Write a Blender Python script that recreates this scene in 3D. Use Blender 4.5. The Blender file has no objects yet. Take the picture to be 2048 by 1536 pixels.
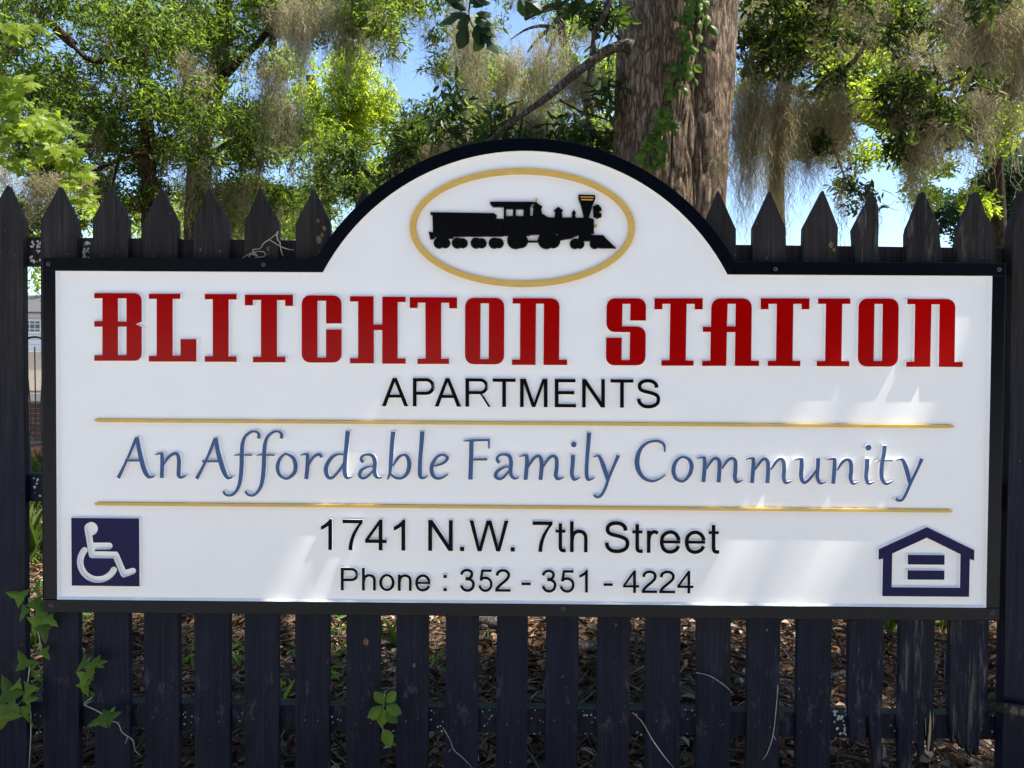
import bpy, bmesh, math, random
import numpy as np
from mathutils import Vector, Matrix, noise
from mathutils.geometry import tessellate_polygon
C = bpy.context.scene
COL = C.collection
rad = math.radians
rng = np.random.default_rng(7)
random.seed(7)

# ------------------------------------------------------------------ camera, sky, sun, exposure
CAMZ = 1.40
CAM = np.array([-0.0087, -1.8788, CAMZ])
YAW, PITCH, ROLL, FPX = -0.0075, -0.0192, 0.0065, 1480.0
cy_, sy_, cp_, sp_, cr_, sr_ = math.cos(YAW), math.sin(YAW), math.cos(PITCH), math.sin(PITCH), math.cos(ROLL), math.sin(ROLL)
FWD = np.array([sy_*cp_, cy_*cp_, sp_]); R0 = np.array([cy_, -sy_, 0.0]); U0 = np.cross(R0, FWD)
RIGHT = cr_*R0 + sr_*U0; UP = -sr_*R0 + cr_*U0
cam_d = bpy.data.cameras.new('camera'); cam = bpy.data.objects.new('camera', cam_d); COL.objects.link(cam)
cam_d.sensor_width = 36; cam_d.lens = FPX/2048*36; cam_d.clip_start = 0.05; cam_d.clip_end = 2000
cam.matrix_world = Matrix(((RIGHT[0], UP[0], -FWD[0], CAM[0]), (RIGHT[1], UP[1], -FWD[1], CAM[1]), (RIGHT[2], UP[2], -FWD[2], CAM[2]), (0, 0, 0, 1)))
C.camera = cam

SUN_EL, SUN_FRONT = 64.0, 5.1            # the sun rakes along the fence from the upper right
sv = Vector((math.cos(rad(SUN_EL)), -math.sin(rad(SUN_FRONT)), math.sin(rad(SUN_EL)))).normalized()
el = math.asin(sv.z); az = math.atan2(sv.x, sv.y)
w = bpy.data.worlds.new('World'); C.world = w; w.use_nodes = True
wn = w.node_tree; wn.nodes.clear()
wo = wn.nodes.new('ShaderNodeOutputWorld'); wb = wn.nodes.new('ShaderNodeBackground'); ws = wn.nodes.new('ShaderNodeTexSky')
ws.sky_type = 'NISHITA'; ws.sun_disc = False; ws.sun_elevation = el; ws.sun_rotation = az; ws.air_density = 1.0; ws.dust_density = 0.3; ws.ozone_density = 3.0
wb.inputs[1].default_value = 0.105
wn.links.new(ws.outputs[0], wb.inputs[0]); wn.links.new(wb.outputs[0], wo.inputs[0])
sd = bpy.data.lights.new('sun', 'SUN'); sd.energy = 5.0; sd.angle = rad(0.53); sd.color = (1.0, 0.95, 0.86)
so = bpy.data.objects.new('sun', sd); COL.objects.link(so); so.rotation_euler = sv.to_track_quat('Z', 'Y').to_euler()
C.view_settings.view_transform = 'Standard'; C.view_settings.look = 'None'; C.view_settings.gamma = 1; C.view_settings.exposure = 1.55
C.view_settings.use_curve_mapping = False
C.cycles.max_bounces = 6; C.cycles.diffuse_bounces = 3; C.cycles.glossy_bounces = 2; C.cycles.transmission_bounces = 3; C.cycles.transparent_max_bounces = 4
C.cycles.sample_clamp_indirect = 6; C.cycles.caustics_reflective = False; C.cycles.caustics_refractive = False

def ray(px, py):
    d = FWD + RIGHT*(px-1024)/FPX - UP*(py-768)/FPX
    return d
def P(px, py, Y=0.0):                     # a point of the upright plane at depth Y, from the survey of the photograph
    d = ray(px, py); return CAM + d*((Y-CAM[1])/d[1])
def G(px, py, z=0.0):
    d = ray(px, py); return CAM + d*((z-CAM[2])/d[2])

# ------------------------------------------------------------------ helpers
def tag(o, label=None, cat=None, group=None, kind=None):
    if label: o['label'] = label
    if cat: o['category'] = cat
    if group: o['group'] = group
    if kind: o['kind'] = kind
    return o
def empty(name, loc=(0, 0, 0)):
    o = bpy.data.objects.new(name, None); COL.objects.link(o); o.location = loc; o.empty_display_size = .1
    return o
def link(name, me, parent=None, mats=()):
    o = bpy.data.objects.new(name, me); COL.objects.link(o)
    for m in mats: me.materials.append(m)
    if parent:
        o.parent = parent
        q = parent; off = Vector((0, 0, 0))
        while q: off += q.location; q = q.parent
        o.location = -off
    return o
def mesh(name, V, F, mat=None, parent=None, smooth=False, mi=None):
    me = bpy.data.meshes.new(name)
    V = np.asarray(V, dtype=np.float32)
    if isinstance(F, np.ndarray):
        n, k = F.shape
        me.vertices.add(len(V)); me.vertices.foreach_set('co', V.ravel())
        me.loops.add(n*k); me.loops.foreach_set('vertex_index', F.astype(np.int32).ravel())
        me.polygons.add(n); me.polygons.foreach_set('loop_start', np.arange(0, n*k, k, dtype=np.int32)); me.polygons.foreach_set('loop_total', np.full(n, k, dtype=np.int32))
        me.update(calc_edges=True)
    else:
        me.from_pydata([tuple(map(float, v)) for v in V], [], F); me.update()
    mats = mat if isinstance(mat, (list, tuple)) else ([mat] if mat else [])
    if mi is not None: me.polygons.foreach_set('material_index', np.asarray(mi, dtype=np.int32))
    if smooth: me.polygons.foreach_set('use_smooth', np.ones(len(me.polygons), dtype=bool))
    return link(name, me, parent, mats)
def join(parts):                          # parts: list of (V, F list)
    V, F, k = [], [], 0
    for v, f in parts:
        V.extend(v); F.extend([tuple(i+k for i in q) for q in f]); k += len(v)
    return V, F
def box(x0, x1, y0, y1, z0, z1):
    v = [(x0,y0,z0),(x1,y0,z0),(x1,y1,z0),(x0,y1,z0),(x0,y0,z1),(x1,y0,z1),(x1,y1,z1),(x0,y1,z1)]
    return v, [(0,3,2,1),(4,5,6,7),(0,1,5,4),(1,2,6,5),(2,3,7,6),(3,0,4,7)]
def spline(pts, n=6, closed=False):
    p = np.asarray(pts, float); N = len(p); out = []
    segs = N if closed else N-1
    for i in range(segs):
        if closed: a, b, c, d = p[(i-1) % N], p[i], p[(i+1) % N], p[(i+2) % N]
        else: a, b, c, d = p[max(i-1, 0)], p[i], p[i+1], p[min(i+2, N-1)]
        for k in range(n):
            t = k/n
            out.append(.5*((2*b)+(c-a)*t+(2*a-5*b+4*c-d)*t*t+(3*b-a-3*c+d)*t**3))
    if not closed: out.append(p[-1])
    return np.array(out)
def tube(pts, radii, sides=8, n=4, jitter=0.0):
    q = np.column_stack([np.asarray(pts, float), np.asarray(radii, float)])
    s = spline(q, n) if n > 1 else q
    c, r = s[:, :3], s[:, 3]
    V, F = [], []
    up = np.array([0.31, 0.2, 0.93])
    for i in range(len(c)):
        t = c[min(i+1, len(c)-1)]-c[max(i-1, 0)]; t = t/(np.linalg.norm(t)+1e-9)
        a = np.cross(t, up); a /= np.linalg.norm(a)+1e-9; b = np.cross(t, a)
        for k in range(sides):
            an = 2*math.pi*k/sides; rr = r[i]*(1+jitter*random.uniform(-1, 1))
            V.append(c[i]+rr*(math.cos(an)*a+math.sin(an)*b))
    for i in range(len(c)-1):
        for k in range(sides):
            k2 = (k+1) % sides; F.append((i*sides+k, i*sides+k2, (i+1)*sides+k2, (i+1)*sides+k))
    F.append(tuple(range(sides-1, -1, -1))); F.append(tuple((len(c)-1)*sides+k for k in range(sides)))
    return V, F

# ------------------------------------------------------------------ materials
def material(name):
    m = bpy.data.materials.new(name); m.use_nodes = True; nt = m.node_tree
    b = nt.nodes['Principled BSDF']; return m, nt, b
def nd(nt, t, **kw):
    n = nt.nodes.new(t)
    for k, v in kw.items():
        if k.startswith('i_'): n.inputs[int(k[2:]) if k[2:].isdigit() else k[2:].replace('_', ' ')].default_value = v
        else: setattr(n, k, v)
    return n
def coords(nt, scale=(1, 1, 1)):
    tc = nd(nt, 'ShaderNodeTexCoord'); mp = nd(nt, 'ShaderNodeMapping'); mp.inputs['Scale'].default_value = scale
    nt.links.new(tc.outputs['Object'], mp.inputs[0]); return mp.outputs[0]
def ramp(nt, src, stops):
    r = nd(nt, 'ShaderNodeValToRGB'); e = r.color_ramp.elements
    while len(e) < len(stops): e.new(.5)
    for q, (p, c) in zip(e, stops):
        q.position = p; q.color = (*c, 1) if len(c) == 3 else c
    nt.links.new(src, r.inputs[0]); return r.outputs[0]
def noise_tex(nt, co, scale, detail=4, rough=.55, dist=0):
    n = nd(nt, 'ShaderNodeTexNoise'); n.inputs['Scale'].default_value = scale; n.inputs['Detail'].default_value = detail; n.inputs['Roughness'].default_value = rough; n.inputs['Distortion'].default_value = dist
    nt.links.new(co, n.inputs['Vector']); return n.outputs['Fac']
def bump(nt, b, h, strength, dist=.002):
    k = nd(nt, 'ShaderNodeBump'); k.inputs['Strength'].default_value = strength; k.inputs['Distance'].default_value = dist
    nt.links.new(h, k.inputs['Height']); nt.links.new(k.outputs[0], b.inputs['Normal']); return k
def mixc(nt, f, a, b_, mode='MIX'):
    m = nd(nt, 'ShaderNodeMix', data_type='RGBA', blend_type=mode)
    for s, v in ((m.inputs[0], f), (m.inputs[6], a), (m.inputs[7], b_)):
        if isinstance(v, (int, float)): s.default_value = v
        elif isinstance(v, tuple): s.default_value = (*v, 1)
        else: nt.links.new(v, s)
    return m.outputs[2]
def rng_map(nt, v, a, b_, c=0., d=1.):
    m = nd(nt, 'ShaderNodeMapRange'); nt.links.new(v, m.inputs[0])
    for i, x in enumerate((a, b_, c, d)): m.inputs[i+1].default_value = x
    return m.outputs[0]
def painted(name, col, rough, var=.12, brush=(3, 3, 160), bs=.25, bd=.0006, spec=.5):
    m, nt, b = material(name)
    co = coords(nt, brush); f = noise_tex(nt, co, 1.0, 3)
    co2 = coords(nt); g = noise_tex(nt, co2, 9, 4)
    dark = tuple(c*(1-var) for c in col); lite = tuple(min(1, c*(1+var)) for c in col)
    nt.links.new(ramp(nt, g, [(.3, dark), (.7, lite)]), b.inputs['Base Color'])
    b.inputs['Roughness'].default_value = rough; b.inputs['Specular IOR Level'].default_value = spec
    bump(nt, b, f, bs, bd); return m
M = {}
M['white'] = painted('white_sign_paint', (.755, .752, .74), .42, .015, (14, 14, 420), .35, .0003)
M['white_edge'] = painted('white_carved_edge', (.78, .78, .775), .5, .01)
def glossy(name, col, rough=.22, spec=.5, amp=.45):
    m, nt, b = material(name)
    g = noise_tex(nt, coords(nt, (8, 8, 60)), 3, 3); h = noise_tex(nt, coords(nt, (30, 30, 330)), 1, 4); sp = noise_tex(nt, coords(nt), 420, 2)
    ad = nd(nt, 'ShaderNodeMath', operation='ADD'); nt.links.new(h, ad.inputs[0]); nt.links.new(sp, ad.inputs[1])
    nt.links.new(ramp(nt, g, [(.3, tuple(c*.9 for c in col)), (.7, tuple(c*1.08 for c in col))]), b.inputs['Base Color'])
    b.inputs['Roughness'].default_value = rough; b.inputs['Specular IOR Level'].default_value = spec
    bump(nt, b, ad.outputs[0], amp, .0007); return m
M['red'] = glossy('red_gloss_enamel', (.30, .0008, .001), .12, .12, .12)
M['black_letter'] = glossy('black_letter_paint', (.001, .0012, .002), .4, .06)
M['blue'] = glossy('slate_blue_paint', (.05, .095, .21), .45, .12)
M['purple'] = glossy('indigo_paint', (.009, .008, .05), .38, .1)
M['gold'] = glossy('gold_ochre_paint', (.56, .36, .085), .4, .3)
M['navy'] = glossy('black_frame_paint', (.0013, .0022, .0048), .26, .14, .16)
M['relief'] = glossy('black_relief_paint', (.001, .0013, .0022), .3, .15, .3)
M['brass'] = painted('brass_paint', (.5, .26, .04), .35)
M['screw'] = painted('painted_screw', (.03, .03, .032), .35)
def picket_mat(name, bare=0.0):
    m, nt, b = material(name)
    oi = nd(nt, 'ShaderNodeObjectInfo')
    tc = nd(nt, 'ShaderNodeTexCoord'); mp = nd(nt, 'ShaderNodeMapping'); nt.links.new(tc.outputs['Object'], mp.inputs[0])
    cmb = nd(nt, 'ShaderNodeCombineXYZ'); mul = nd(nt, 'ShaderNodeMath', operation='MULTIPLY'); mul.inputs[1].default_value = 37
    nt.links.new(oi.outputs['Random'], mul.inputs[0]); nt.links.new(mul.outputs[0], cmb.inputs[0]); nt.links.new(mul.outputs[0], cmb.inputs[2]); nt.links.new(cmb.outputs[0], mp.inputs[1])
    def sc(v):
        q = nd(nt, 'ShaderNodeVectorMath', operation='MULTIPLY'); q.inputs[1].default_value = v; nt.links.new(mp.outputs[0], q.inputs[0]); return q.outputs[0]
    grain = noise_tex(nt, sc((150, 150, 5)), 1, 5, .65, .6)
    big = noise_tex(nt, sc((7, 7, 3)), 1, 4, .6)
    fleck = noise_tex(nt, sc((90, 90, 60)), 1, 3, .7)
    streak = noise_tex(nt, sc((70, 70, 7)), 1, 4, .7)
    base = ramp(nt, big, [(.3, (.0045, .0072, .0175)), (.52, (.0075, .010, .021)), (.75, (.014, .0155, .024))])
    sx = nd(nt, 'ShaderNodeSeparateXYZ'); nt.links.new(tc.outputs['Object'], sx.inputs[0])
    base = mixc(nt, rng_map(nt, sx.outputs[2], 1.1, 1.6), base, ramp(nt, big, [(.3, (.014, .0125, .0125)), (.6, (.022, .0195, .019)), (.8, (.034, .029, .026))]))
    g2 = ramp(nt, grain, [(.35, (.55, .55, .55)), (.7, (1.45, 1.45, 1.45))])
    c1 = mixc(nt, 1.0, base, g2, 'MULTIPLY')
    wear = rng_map(nt, streak, .68-bare*.25, .84-bare*.2); wcol = ramp(nt, grain, [(.3, (.055, .045, .038)), (.7, (.16, .14, .115))])
    c2 = mixc(nt, wear, c1, wcol)
    zb = rng_map(nt, sx.outputs[2], .40, .52); zb2 = rng_map(nt, sx.outputs[2], .66, .56); zm = nd(nt, 'ShaderNodeMath', operation='MULTIPLY'); nt.links.new(zb, zm.inputs[0]); nt.links.new(zb2, zm.inputs[1])
    blot = noise_tex(nt, sc((28, 28, 11)), 1, 5, .75); zm2 = nd(nt, 'ShaderNodeMath', operation='MULTIPLY'); nt.links.new(zm.outputs[0], zm2.inputs[0]); nt.links.new(rng_map(nt, blot, .56, .72, 0, .5), zm2.inputs[1])
    c2 = mixc(nt, zm2.outputs[0], c2, (.13, .13, .135))
    fl = rng_map(nt, fleck, .72, .76); c3 = mixc(nt, fl, c2, (.17, .17, .17))
    nt.links.new(c3, b.inputs['Base Color'])
    b.inputs['Roughness'].default_value = .55; b.inputs['Specular IOR Level'].default_value = .11
    bump(nt, b, grain, .6, .0022); return m
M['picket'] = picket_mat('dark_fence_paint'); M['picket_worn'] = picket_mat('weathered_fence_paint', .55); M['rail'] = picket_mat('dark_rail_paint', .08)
def plain(name, stops, scale, rough=.8, bs=.4, bd=.01, sc=(1, 1, 1), detail=5, dist=0):
    m, nt, b = material(name); f = noise_tex(nt, coords(nt, sc), scale, detail, .6, dist)
    nt.links.new(ramp(nt, f, stops), b.inputs['Base Color']); b.inputs['Roughness'].default_value = rough
    b.inputs['Specular IOR Level'].default_value = .12
    if bs: bump(nt, b, f, bs, bd)
    return m
M['splinter'] = plain('bare_splintered_wood', [(.3, (.22, .17, .09)), (.7, (.42, .34, .2))], 6, sc=(40, 40, 2))
M['lichen'] = plain('pale_lichen', [(.3, (.28, .31, .28)), (.7, (.5, .54, .5))], 300)
M['moss_green'] = plain('green_algae', [(.3, (.018, .022, .014)), (.7, (.036, .04, .024))], 30)
def bark_mat(name, c0, c1, c2, s=1.0):
    m, nt, b = material(name)
    n1 = noise_tex(nt, coords(nt, (34*s, 34*s, 10*s)), 1, 7, .7, .6); n2 = noise_tex(nt, coords(nt, (1, 1, 1)), 2.4, 4)
    n3 = noise_tex(nt, coords(nt, (95*s, 95*s, 26*s)), 1, 4, .7, .4)
    v = nd(nt, 'ShaderNodeTexVoronoi'); v.feature = 'DISTANCE_TO_EDGE'; v.inputs['Scale'].default_value = 1
    cc = coords(nt, (38*s, 38*s, 7*s)); wv = nd(nt, 'ShaderNodeVectorMath', operation='MULTIPLY_ADD'); wv.inputs[1].default_value = (1.5, 1.5, 1.5)
    nz = nd(nt, 'ShaderNodeTexNoise'); nz.inputs['Scale'].default_value = 1.3; nz.inputs['Detail'].default_value = 6; nz.inputs['Roughness'].default_value = .7; nt.links.new(cc, nz.inputs['Vector'])
    nt.links.new(nz.outputs['Color'], wv.inputs[0]); nt.links.new(cc, wv.inputs[2]); nt.links.new(wv.outputs[0], v.inputs['Vector'])
    crack = rng_map(nt, v.outputs['Distance'], -.04, .13)
    base = ramp(nt, n1, [(.3, c0), (.52, c1), (.72, c2)])
    base = mixc(nt, 1.0, base, ramp(nt, n2, [(.3, (.72, .68, .62)), (.7, (1.2, 1.2, 1.2))]), 'MULTIPLY')
    base = mixc(nt, crack, tuple(x*.45 for x in c0), base)
    nt.links.new(base, b.inputs['Base Color']); b.inputs['Roughness'].default_value = .9; b.inputs['Specular IOR Level'].default_value = .2
    a = nd(nt, 'ShaderNodeMath', operation='MULTIPLY_ADD'); nt.links.new(crack, a.inputs[0]); a.inputs[1].default_value = .9; nt.links.new(n3, a.inputs[2])
    bump(nt, b, a.outputs[0], 1.0, .012/s); return m
M['bark'] = bark_mat('oak_bark', (.115, .078, .053), (.235, .168, .116), (.4, .325, .25))
M['bark_far'] = bark_mat('dark_bark', (.04, .027, .018), (.085, .058, .04), (.14, .1, .07), .8)
M['branch'] = bark_mat('grey_branch_bark', (.05, .042, .034), (.11, .093, .074), (.21, .185, .155), 1.2)
M['twig'] = plain('dry_tendril', [(.3, (.22, .19, .15)), (.7, (.42, .38, .32))], 60, bs=.2)
def leaf_mat(name, cols, trans=.5, rough=.42, tcol=1.35, tt=(1.62, 1.62, .48), spec=.2):
    m, nt, b = material(name); nt.nodes.remove(b)
    out = nt.nodes['Material Output']
    at = nd(nt, 'ShaderNodeAttribute', attribute_name='tint')
    c = ramp(nt, at.outputs['Fac'], cols)
    pb = nd(nt, 'ShaderNodeBsdfPrincipled'); pb.inputs['Roughness'].default_value = rough; pb.inputs['Specular IOR Level'].default_value = spec
    nt.links.new(c, pb.inputs['Base Color'])
    tr = nd(nt, 'ShaderNodeBsdfTranslucent'); tc = mixc(nt, 1.0, c, (tt[0]*tcol, tt[1]*tcol, tt[2]*tcol), 'MULTIPLY'); nt.links.new(tc, tr.inputs[0])
    mx = nd(nt, 'ShaderNodeMixShader'); mx.inputs[0].default_value = trans
    nt.links.new(pb.outputs[0], mx.inputs[1]); nt.links.new(tr.outputs[0], mx.inputs[2]); nt.links.new(mx.outputs[0], out.inputs[0]); return m
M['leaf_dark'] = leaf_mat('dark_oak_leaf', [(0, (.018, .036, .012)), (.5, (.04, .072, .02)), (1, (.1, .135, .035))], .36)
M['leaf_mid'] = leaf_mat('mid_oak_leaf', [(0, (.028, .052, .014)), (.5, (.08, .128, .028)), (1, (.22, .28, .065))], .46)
M['leaf_sunlit'] = leaf_mat('lime_oak_leaf', [(0, (.085, .13, .02)), (.5, (.2, .26, .04)), (1, (.34, .39, .08))], .55)  # paler, yellower leaf copy: sunlight on the bright crowns put into the colour
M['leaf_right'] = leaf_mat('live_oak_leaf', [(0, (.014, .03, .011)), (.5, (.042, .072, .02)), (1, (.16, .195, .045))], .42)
M['knot'] = plain('tan_knot', [(.3, (.05, .032, .018)), (.7, (.2, .14, .075))], 160, bs=.3)
M['leaf_maple'] = leaf_mat('maple_leaf', [(0, (.10, .15, .018)), (1, (.19, .25, .03))], .55)
M['leaf_ivy'] = leaf_mat('ivy_leaf', [(0, (.045, .1, .015)), (1, (.12, .2, .03))], .45)
M['leaf_wood'] = leaf_mat('shaded_wood_leaf', [(0, (.008, .016, .006)), (1, (.022, .034, .012))], .1, .8, .5, (1, 1, .5), .05)  # leaf colour darkened to stand for the wood's shaded edge
M['leaf_sprig'] = leaf_mat('sprig_leaf', [(0, (.012, .03, .01)), (1, (.03, .055, .016))], .3)
M['leaf_teal'] = leaf_mat('bluish_far_leaf', [(0, (.014, .04, .022)), (1, (.035, .075, .04))], .25)
M['moss'] = leaf_mat('spanish_moss_strands', [(0, (.18, .16, .09)), (.5, (.36, .325, .2)), (1, (.64, .6, .44))], .42, .9, .8, (1.3, 1.2, .95), .08)
M['litter'] = leaf_mat('dead_leaf', [(0, (.05, .032, .02)), (.4, (.15, .088, .05)), (.75, (.27, .165, .1)), (1, (.44, .34, .25))], .12, .8, .6, (1.3, 1.1, .8), .08)
M['straw'] = leaf_mat('dry_straw', [(0, (.07, .056, .042)), (.6, (.17, .14, .1)), (1, (.36, .32, .25))], .1, .8, .5, (1.2, 1.1, .9), .08)
M['grass'] = leaf_mat('grass_blade', [(0, (.04, .08, .015)), (1, (.12, .17, .04))], .35)
M['soil'] = plain('dark_soil', [(.25, (.03, .018, .01)), (.6, (.085, .052, .03)), (.8, (.16, .1, .06))], 22, bs=.9, bd=.02)
M['concrete'] = plain('pale_concrete', [(.3, (.36,.35,.33)), (.7, (.48, .47, .45))], 5, bs=.2)
M['bank'] = plain('pale_bounce_ground', [(.3, (.3, .29, .27)), (.7, (.46, .45, .43))], 3, bs=.5, bd=.05)  # unseen ground in front, paled to bounce sunlight onto the sign
M['road'] = plain('pale_bounce_road', [(.3, (.35, .35, .37)), (.7, (.45, .45, .47))], 12, bs=.2)  # unseen road, colour raised so more light bounces up to the sign
M['siding'] = painted('white_siding', (.75, .75, .74), .6, .03)
M['roof'] = plain('grey_shingle', [(.3, (.05, .05, .055)), (.7, (.1, .1, .105))], 20)
M['stucco'] = plain('beige_stucco', [(.3, (.4, .33, .26)), (.7, (.5, .42, .33))], 20, bs=.1)
M['brick'] = plain('red_brick', [(.3, (.16, .06, .04)), (.7, (.27, .12, .085))], 25)
M['iron'] = painted('black_iron', (.012, .012, .013), .45)
gm, gt, gb = material('window_glass'); gb.inputs['Base Color'].default_value = (.05, .07, .09, 1); gb.inputs['Roughness'].default_value = .06; M['glass'] = gm
OVER_N = 46; DENS = 0.62

# ------------------------------------------------------------------ ground
def axis(lo, hi, step, grow=1.25, far=400):
    a = list(np.arange(lo, hi+1e-6, step)); s = step
    while a[-1] < far: s *= grow; a.append(a[-1]+s)
    s = step
    while a[0] > -far: s *= grow; a.insert(0, a[0]-s)
    return np.array(a)
def ground_z(x, y):
    base = .035*math.sin(x*1.3+.6)*math.cos(y*.9)+.02*math.sin(x*4.1+y*3.3)+.05*noise.noise(Vector((x*.6, y*.6, 0)))
    f = max(0., min(1., (y+.1)/.6)); near = base*f
    near += .09*max(0, min(1, (x-.45)/.6))*max(0, 1-abs(y-.35)/.7)          # soil heaped up behind the rotten boards
    k = max(0., 1-max(abs(x)-12, abs(y-6)-12, 0)/15)
    z = near*k
    if y < -6.5: z += 2.7*min(1, (-6.5-y)/6)**1.1*(1 if x < -1 else max(0, 1-(x+1)/3))  # unseen bank added behind the viewer for the glossy letters to reflect
    return z
xs, ys = axis(-6, 6, .12), axis(-1, 9, .12)
V = np.array([(x, y, ground_z(x, y)) for y in ys for x in xs])
nx = len(xs); ii, jj = np.meshgrid(np.arange(nx-1), np.arange(len(ys)-1)); a = (jj*nx+ii).ravel()
Fq = np.stack([a, a+1, a+nx+1, a+nx], 1)
yc = V[Fq[:, 0], 1]; mi = np.where(yc < -.9, 1, 0)
g = mesh('ground', V, Fq, [M['soil'], M['bank']], smooth=True, mi=mi); tag(g, kind='structure')
v, f = box(-40, 40, -5.9, -2.4, -.1, .055); r_ = mesh('road', v, f, M['road']); tag(r_, kind='structure')
v, f = box(-16, -6.6, 10.2, 17.5, -.1, .05); r_ = mesh('pavement', v, f, M['concrete']); tag(r_, kind='structure')

# ------------------------------------------------------------------ the sign
sign = empty('sign_board', (0, .02, 1.2))
tag(sign, 'wide white carved sign with arched top, black frame and raised red lettering', 'sign')
def rounded(pts, k=5):                     # polygon corners (x, y[, r]) -> dense outline
    out = []; n = len(pts)
    for i, p in enumerate(pts):
        if len(p) == 2 or p[2] <= 0: out.append((p[0], p[1])); continue
        a = Vector(pts[i-1][:2]); b = Vector(p[:2]); c = Vector(pts[(i+1) % n][:2])
        u, v_ = (a-b).normalized(), (c-b).normalized(); ang = u.angle(v_)
        t = min(p[2], .49*(a-b).length if len(pts[i-1]) > 2 else (a-b).length*.98, .49*(c-b).length if len(pts[(i+1) % n]) > 2 else (c-b).length*.98)
        s0, s1 = b+u*t, b+v_*t
        for q in range(k+1):
            tt = q/k; w0, w1, w2 = (1-tt)**2, 2*tt*(1-tt)*.82, tt*tt; s_ = w0+w1+w2
            pt = (s0*w0+b*w1+s1*w2)/s_; out.append((pt.x, pt.y))
    return out
def area(p): return .5*sum(p[i-1][0]*p[i][1]-p[i][0]*p[i-1][1] for i in range(len(p)))
def offset(poly, d):                       # miter offset of a plane outline, + = outwards for a ccw one
    n = len(poly); out = []; s = 1 if area(poly) > 0 else -1
    for i in range(n):
        a, b, c = Vector(poly[i-1]), Vector(poly[i]), Vector(poly[(i+1) % n])
        u, v_ = b-a, c-b
        if u.length < 1e-9: u = v_
        if v_.length < 1e-9: v_ = u
        u.normalize(); v_.normalize()
        n1, n2 = Vector((u.y, -u.x))*s, Vector((v_.y, -v_.x))*s
        m = n1+n2
        if m.length < .2: m = n1
        m.normalize(); k = d/max(.45, m.dot(n1)); out.append((b.x+m.x*k, b.y+m.y*k))
    return out
def solid(outline, holes, y_face, y_base, flare, face_i=0, side_i=1, back=False):  # outlines in board metres (x, z)
    loops = [outline]+list(holes); V, F, mi = [], [], []
    tess = tessellate_polygon([[Vector((x, z, 0)) for x, z in l] for l in loops])
    flat = [p for l in loops for p in l]
    for x, z in flat: V.append((x, y_face, z))
    for t in tess:
        a, b, c = (flat[i] for i in t)
        cr = (b[0]-a[0])*(c[1]-a[1])-(b[1]-a[1])*(c[0]-a[0])
        if abs(cr) < 1e-12: continue
        F.append(tuple(t) if cr > 0 else tuple(reversed(t))); mi.append(face_i)   # faces -Y
    k = 0
    for li, l in enumerate(loops):
        n = len(l); o = offset(l, flare if li == 0 else -flare); base = len(V)
        V += [(x, y_base, z) for x, z in o]
        ccw = area(l) > 0
        for i in range(n):
            j = (i+1) % n; q = (k+i, k+j, base+j, base+i)
            out_ = ccw if li == 0 else not ccw
            F.append(q[::-1] if out_ else q); mi.append(side_i)
        k += n
    if back:
        m0 = len(flat)
        for t, f_ in zip(tess, list(F[:len(tess)])): F.append(tuple(m0+i for i in f_[::-1])); mi.append(side_i)
    return V, F, mi
def to_board(pts, crop):
    x0, y0, s = crop; r = []
    for p in pts:
        q = P(x0+p[0]/s, y0+p[1]/s, 0.0); r.append((q[0], q[2]))
    return r
Y_FACE, Y_PANEL = .0015, .0105
def raised(name, shapes, mat, parent=sign, y_face=Y_FACE, y_base=Y_PANEL-.0002, flare=.0012, side=None):
    V, F, mi = [], [], []
    for i, (o, hs) in enumerate(shapes):
        v, f, m_ = solid(o, hs, y_face+i*.00016, y_base, flare); k = len(V)
        V += v; F += [tuple(a+k for a in q) for q in f]; mi += m_
    return mesh(name, V, F, [mat, side or M['white_edge']], parent, mi=mi)
def ribbon(pts, closed=False):             # pts (x, y, w) -> outline(s)
    p = np.asarray(pts, float); n = len(p); L, R = [], []
    for i in range(n):
        if closed: t0, t1 = p[i]-p[i-1], p[(i+1) % n]-p[i]
        else: t0, t1 = p[i]-p[max(i-1, 0)], p[min(i+1, n-1)]-p[i]
        if i == 0 and not closed: t0 = t1
        if i == n-1 and not closed: t1 = t0
        a = t0[:2]/(np.hypot(*t0[:2])+1e-9); b = t1[:2]/(np.hypot(*t1[:2])+1e-9)
        m_ = a+b; m_ = m_/(np.hypot(*m_)+1e-9); nn = np.array([-m_[1], m_[0]]); k = .5*p[i, 2]/max(.5, abs(nn@np.array([-a[1], a[0]])))
        L.append(tuple(p[i, :2]+nn*k)); R.append(tuple(p[i, :2]-nn*k))
    return L, R
def stroke(pts, n=5, closed=False):
    L, R = ribbon(spline(pts, n, closed), closed)
    if closed:
        a, b = (L, R) if abs(area(L)) > abs(area(R)) else (R, L)
        return (a, [b])
    return (L+R[::-1], [])
def fillet_stroke(pts, w_):
    q = []
    for i, p in enumerate(pts):
        if len(p) == 2 or i in (0, len(pts)-1): q.append((p[0], p[1], w_)); continue
        a, b, c = Vector(pts[i-1][:2]), Vector(p[:2]), Vector(pts[i+1][:2]); u, v_ = (a-b).normalized(), (c-b).normalized(); t = p[2]
        s0, s1 = b+u*t, b+v_*t
        for k in range(9):
            tt = k/8; w0, w1, w2 = (1-tt)**2, 2*tt*(1-tt)*.75, tt*tt; s_ = w0+w1+w2; pt = (s0*w0+b*w1+s1*w2)/s_; q.append((pt.x, pt.y, w_))
    L, R = ribbon(q); return (L+R[::-1], [])
def circle(x, y, r, n=20): return [(x+r*math.cos(2*math.pi*i/n), y+r*math.sin(2*math.pi*i/n)) for i in range(n)]
def mapped(sh, crop): return (to_board(sh[0], crop), [to_board(h, crop) for h in sh[1]])

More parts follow.
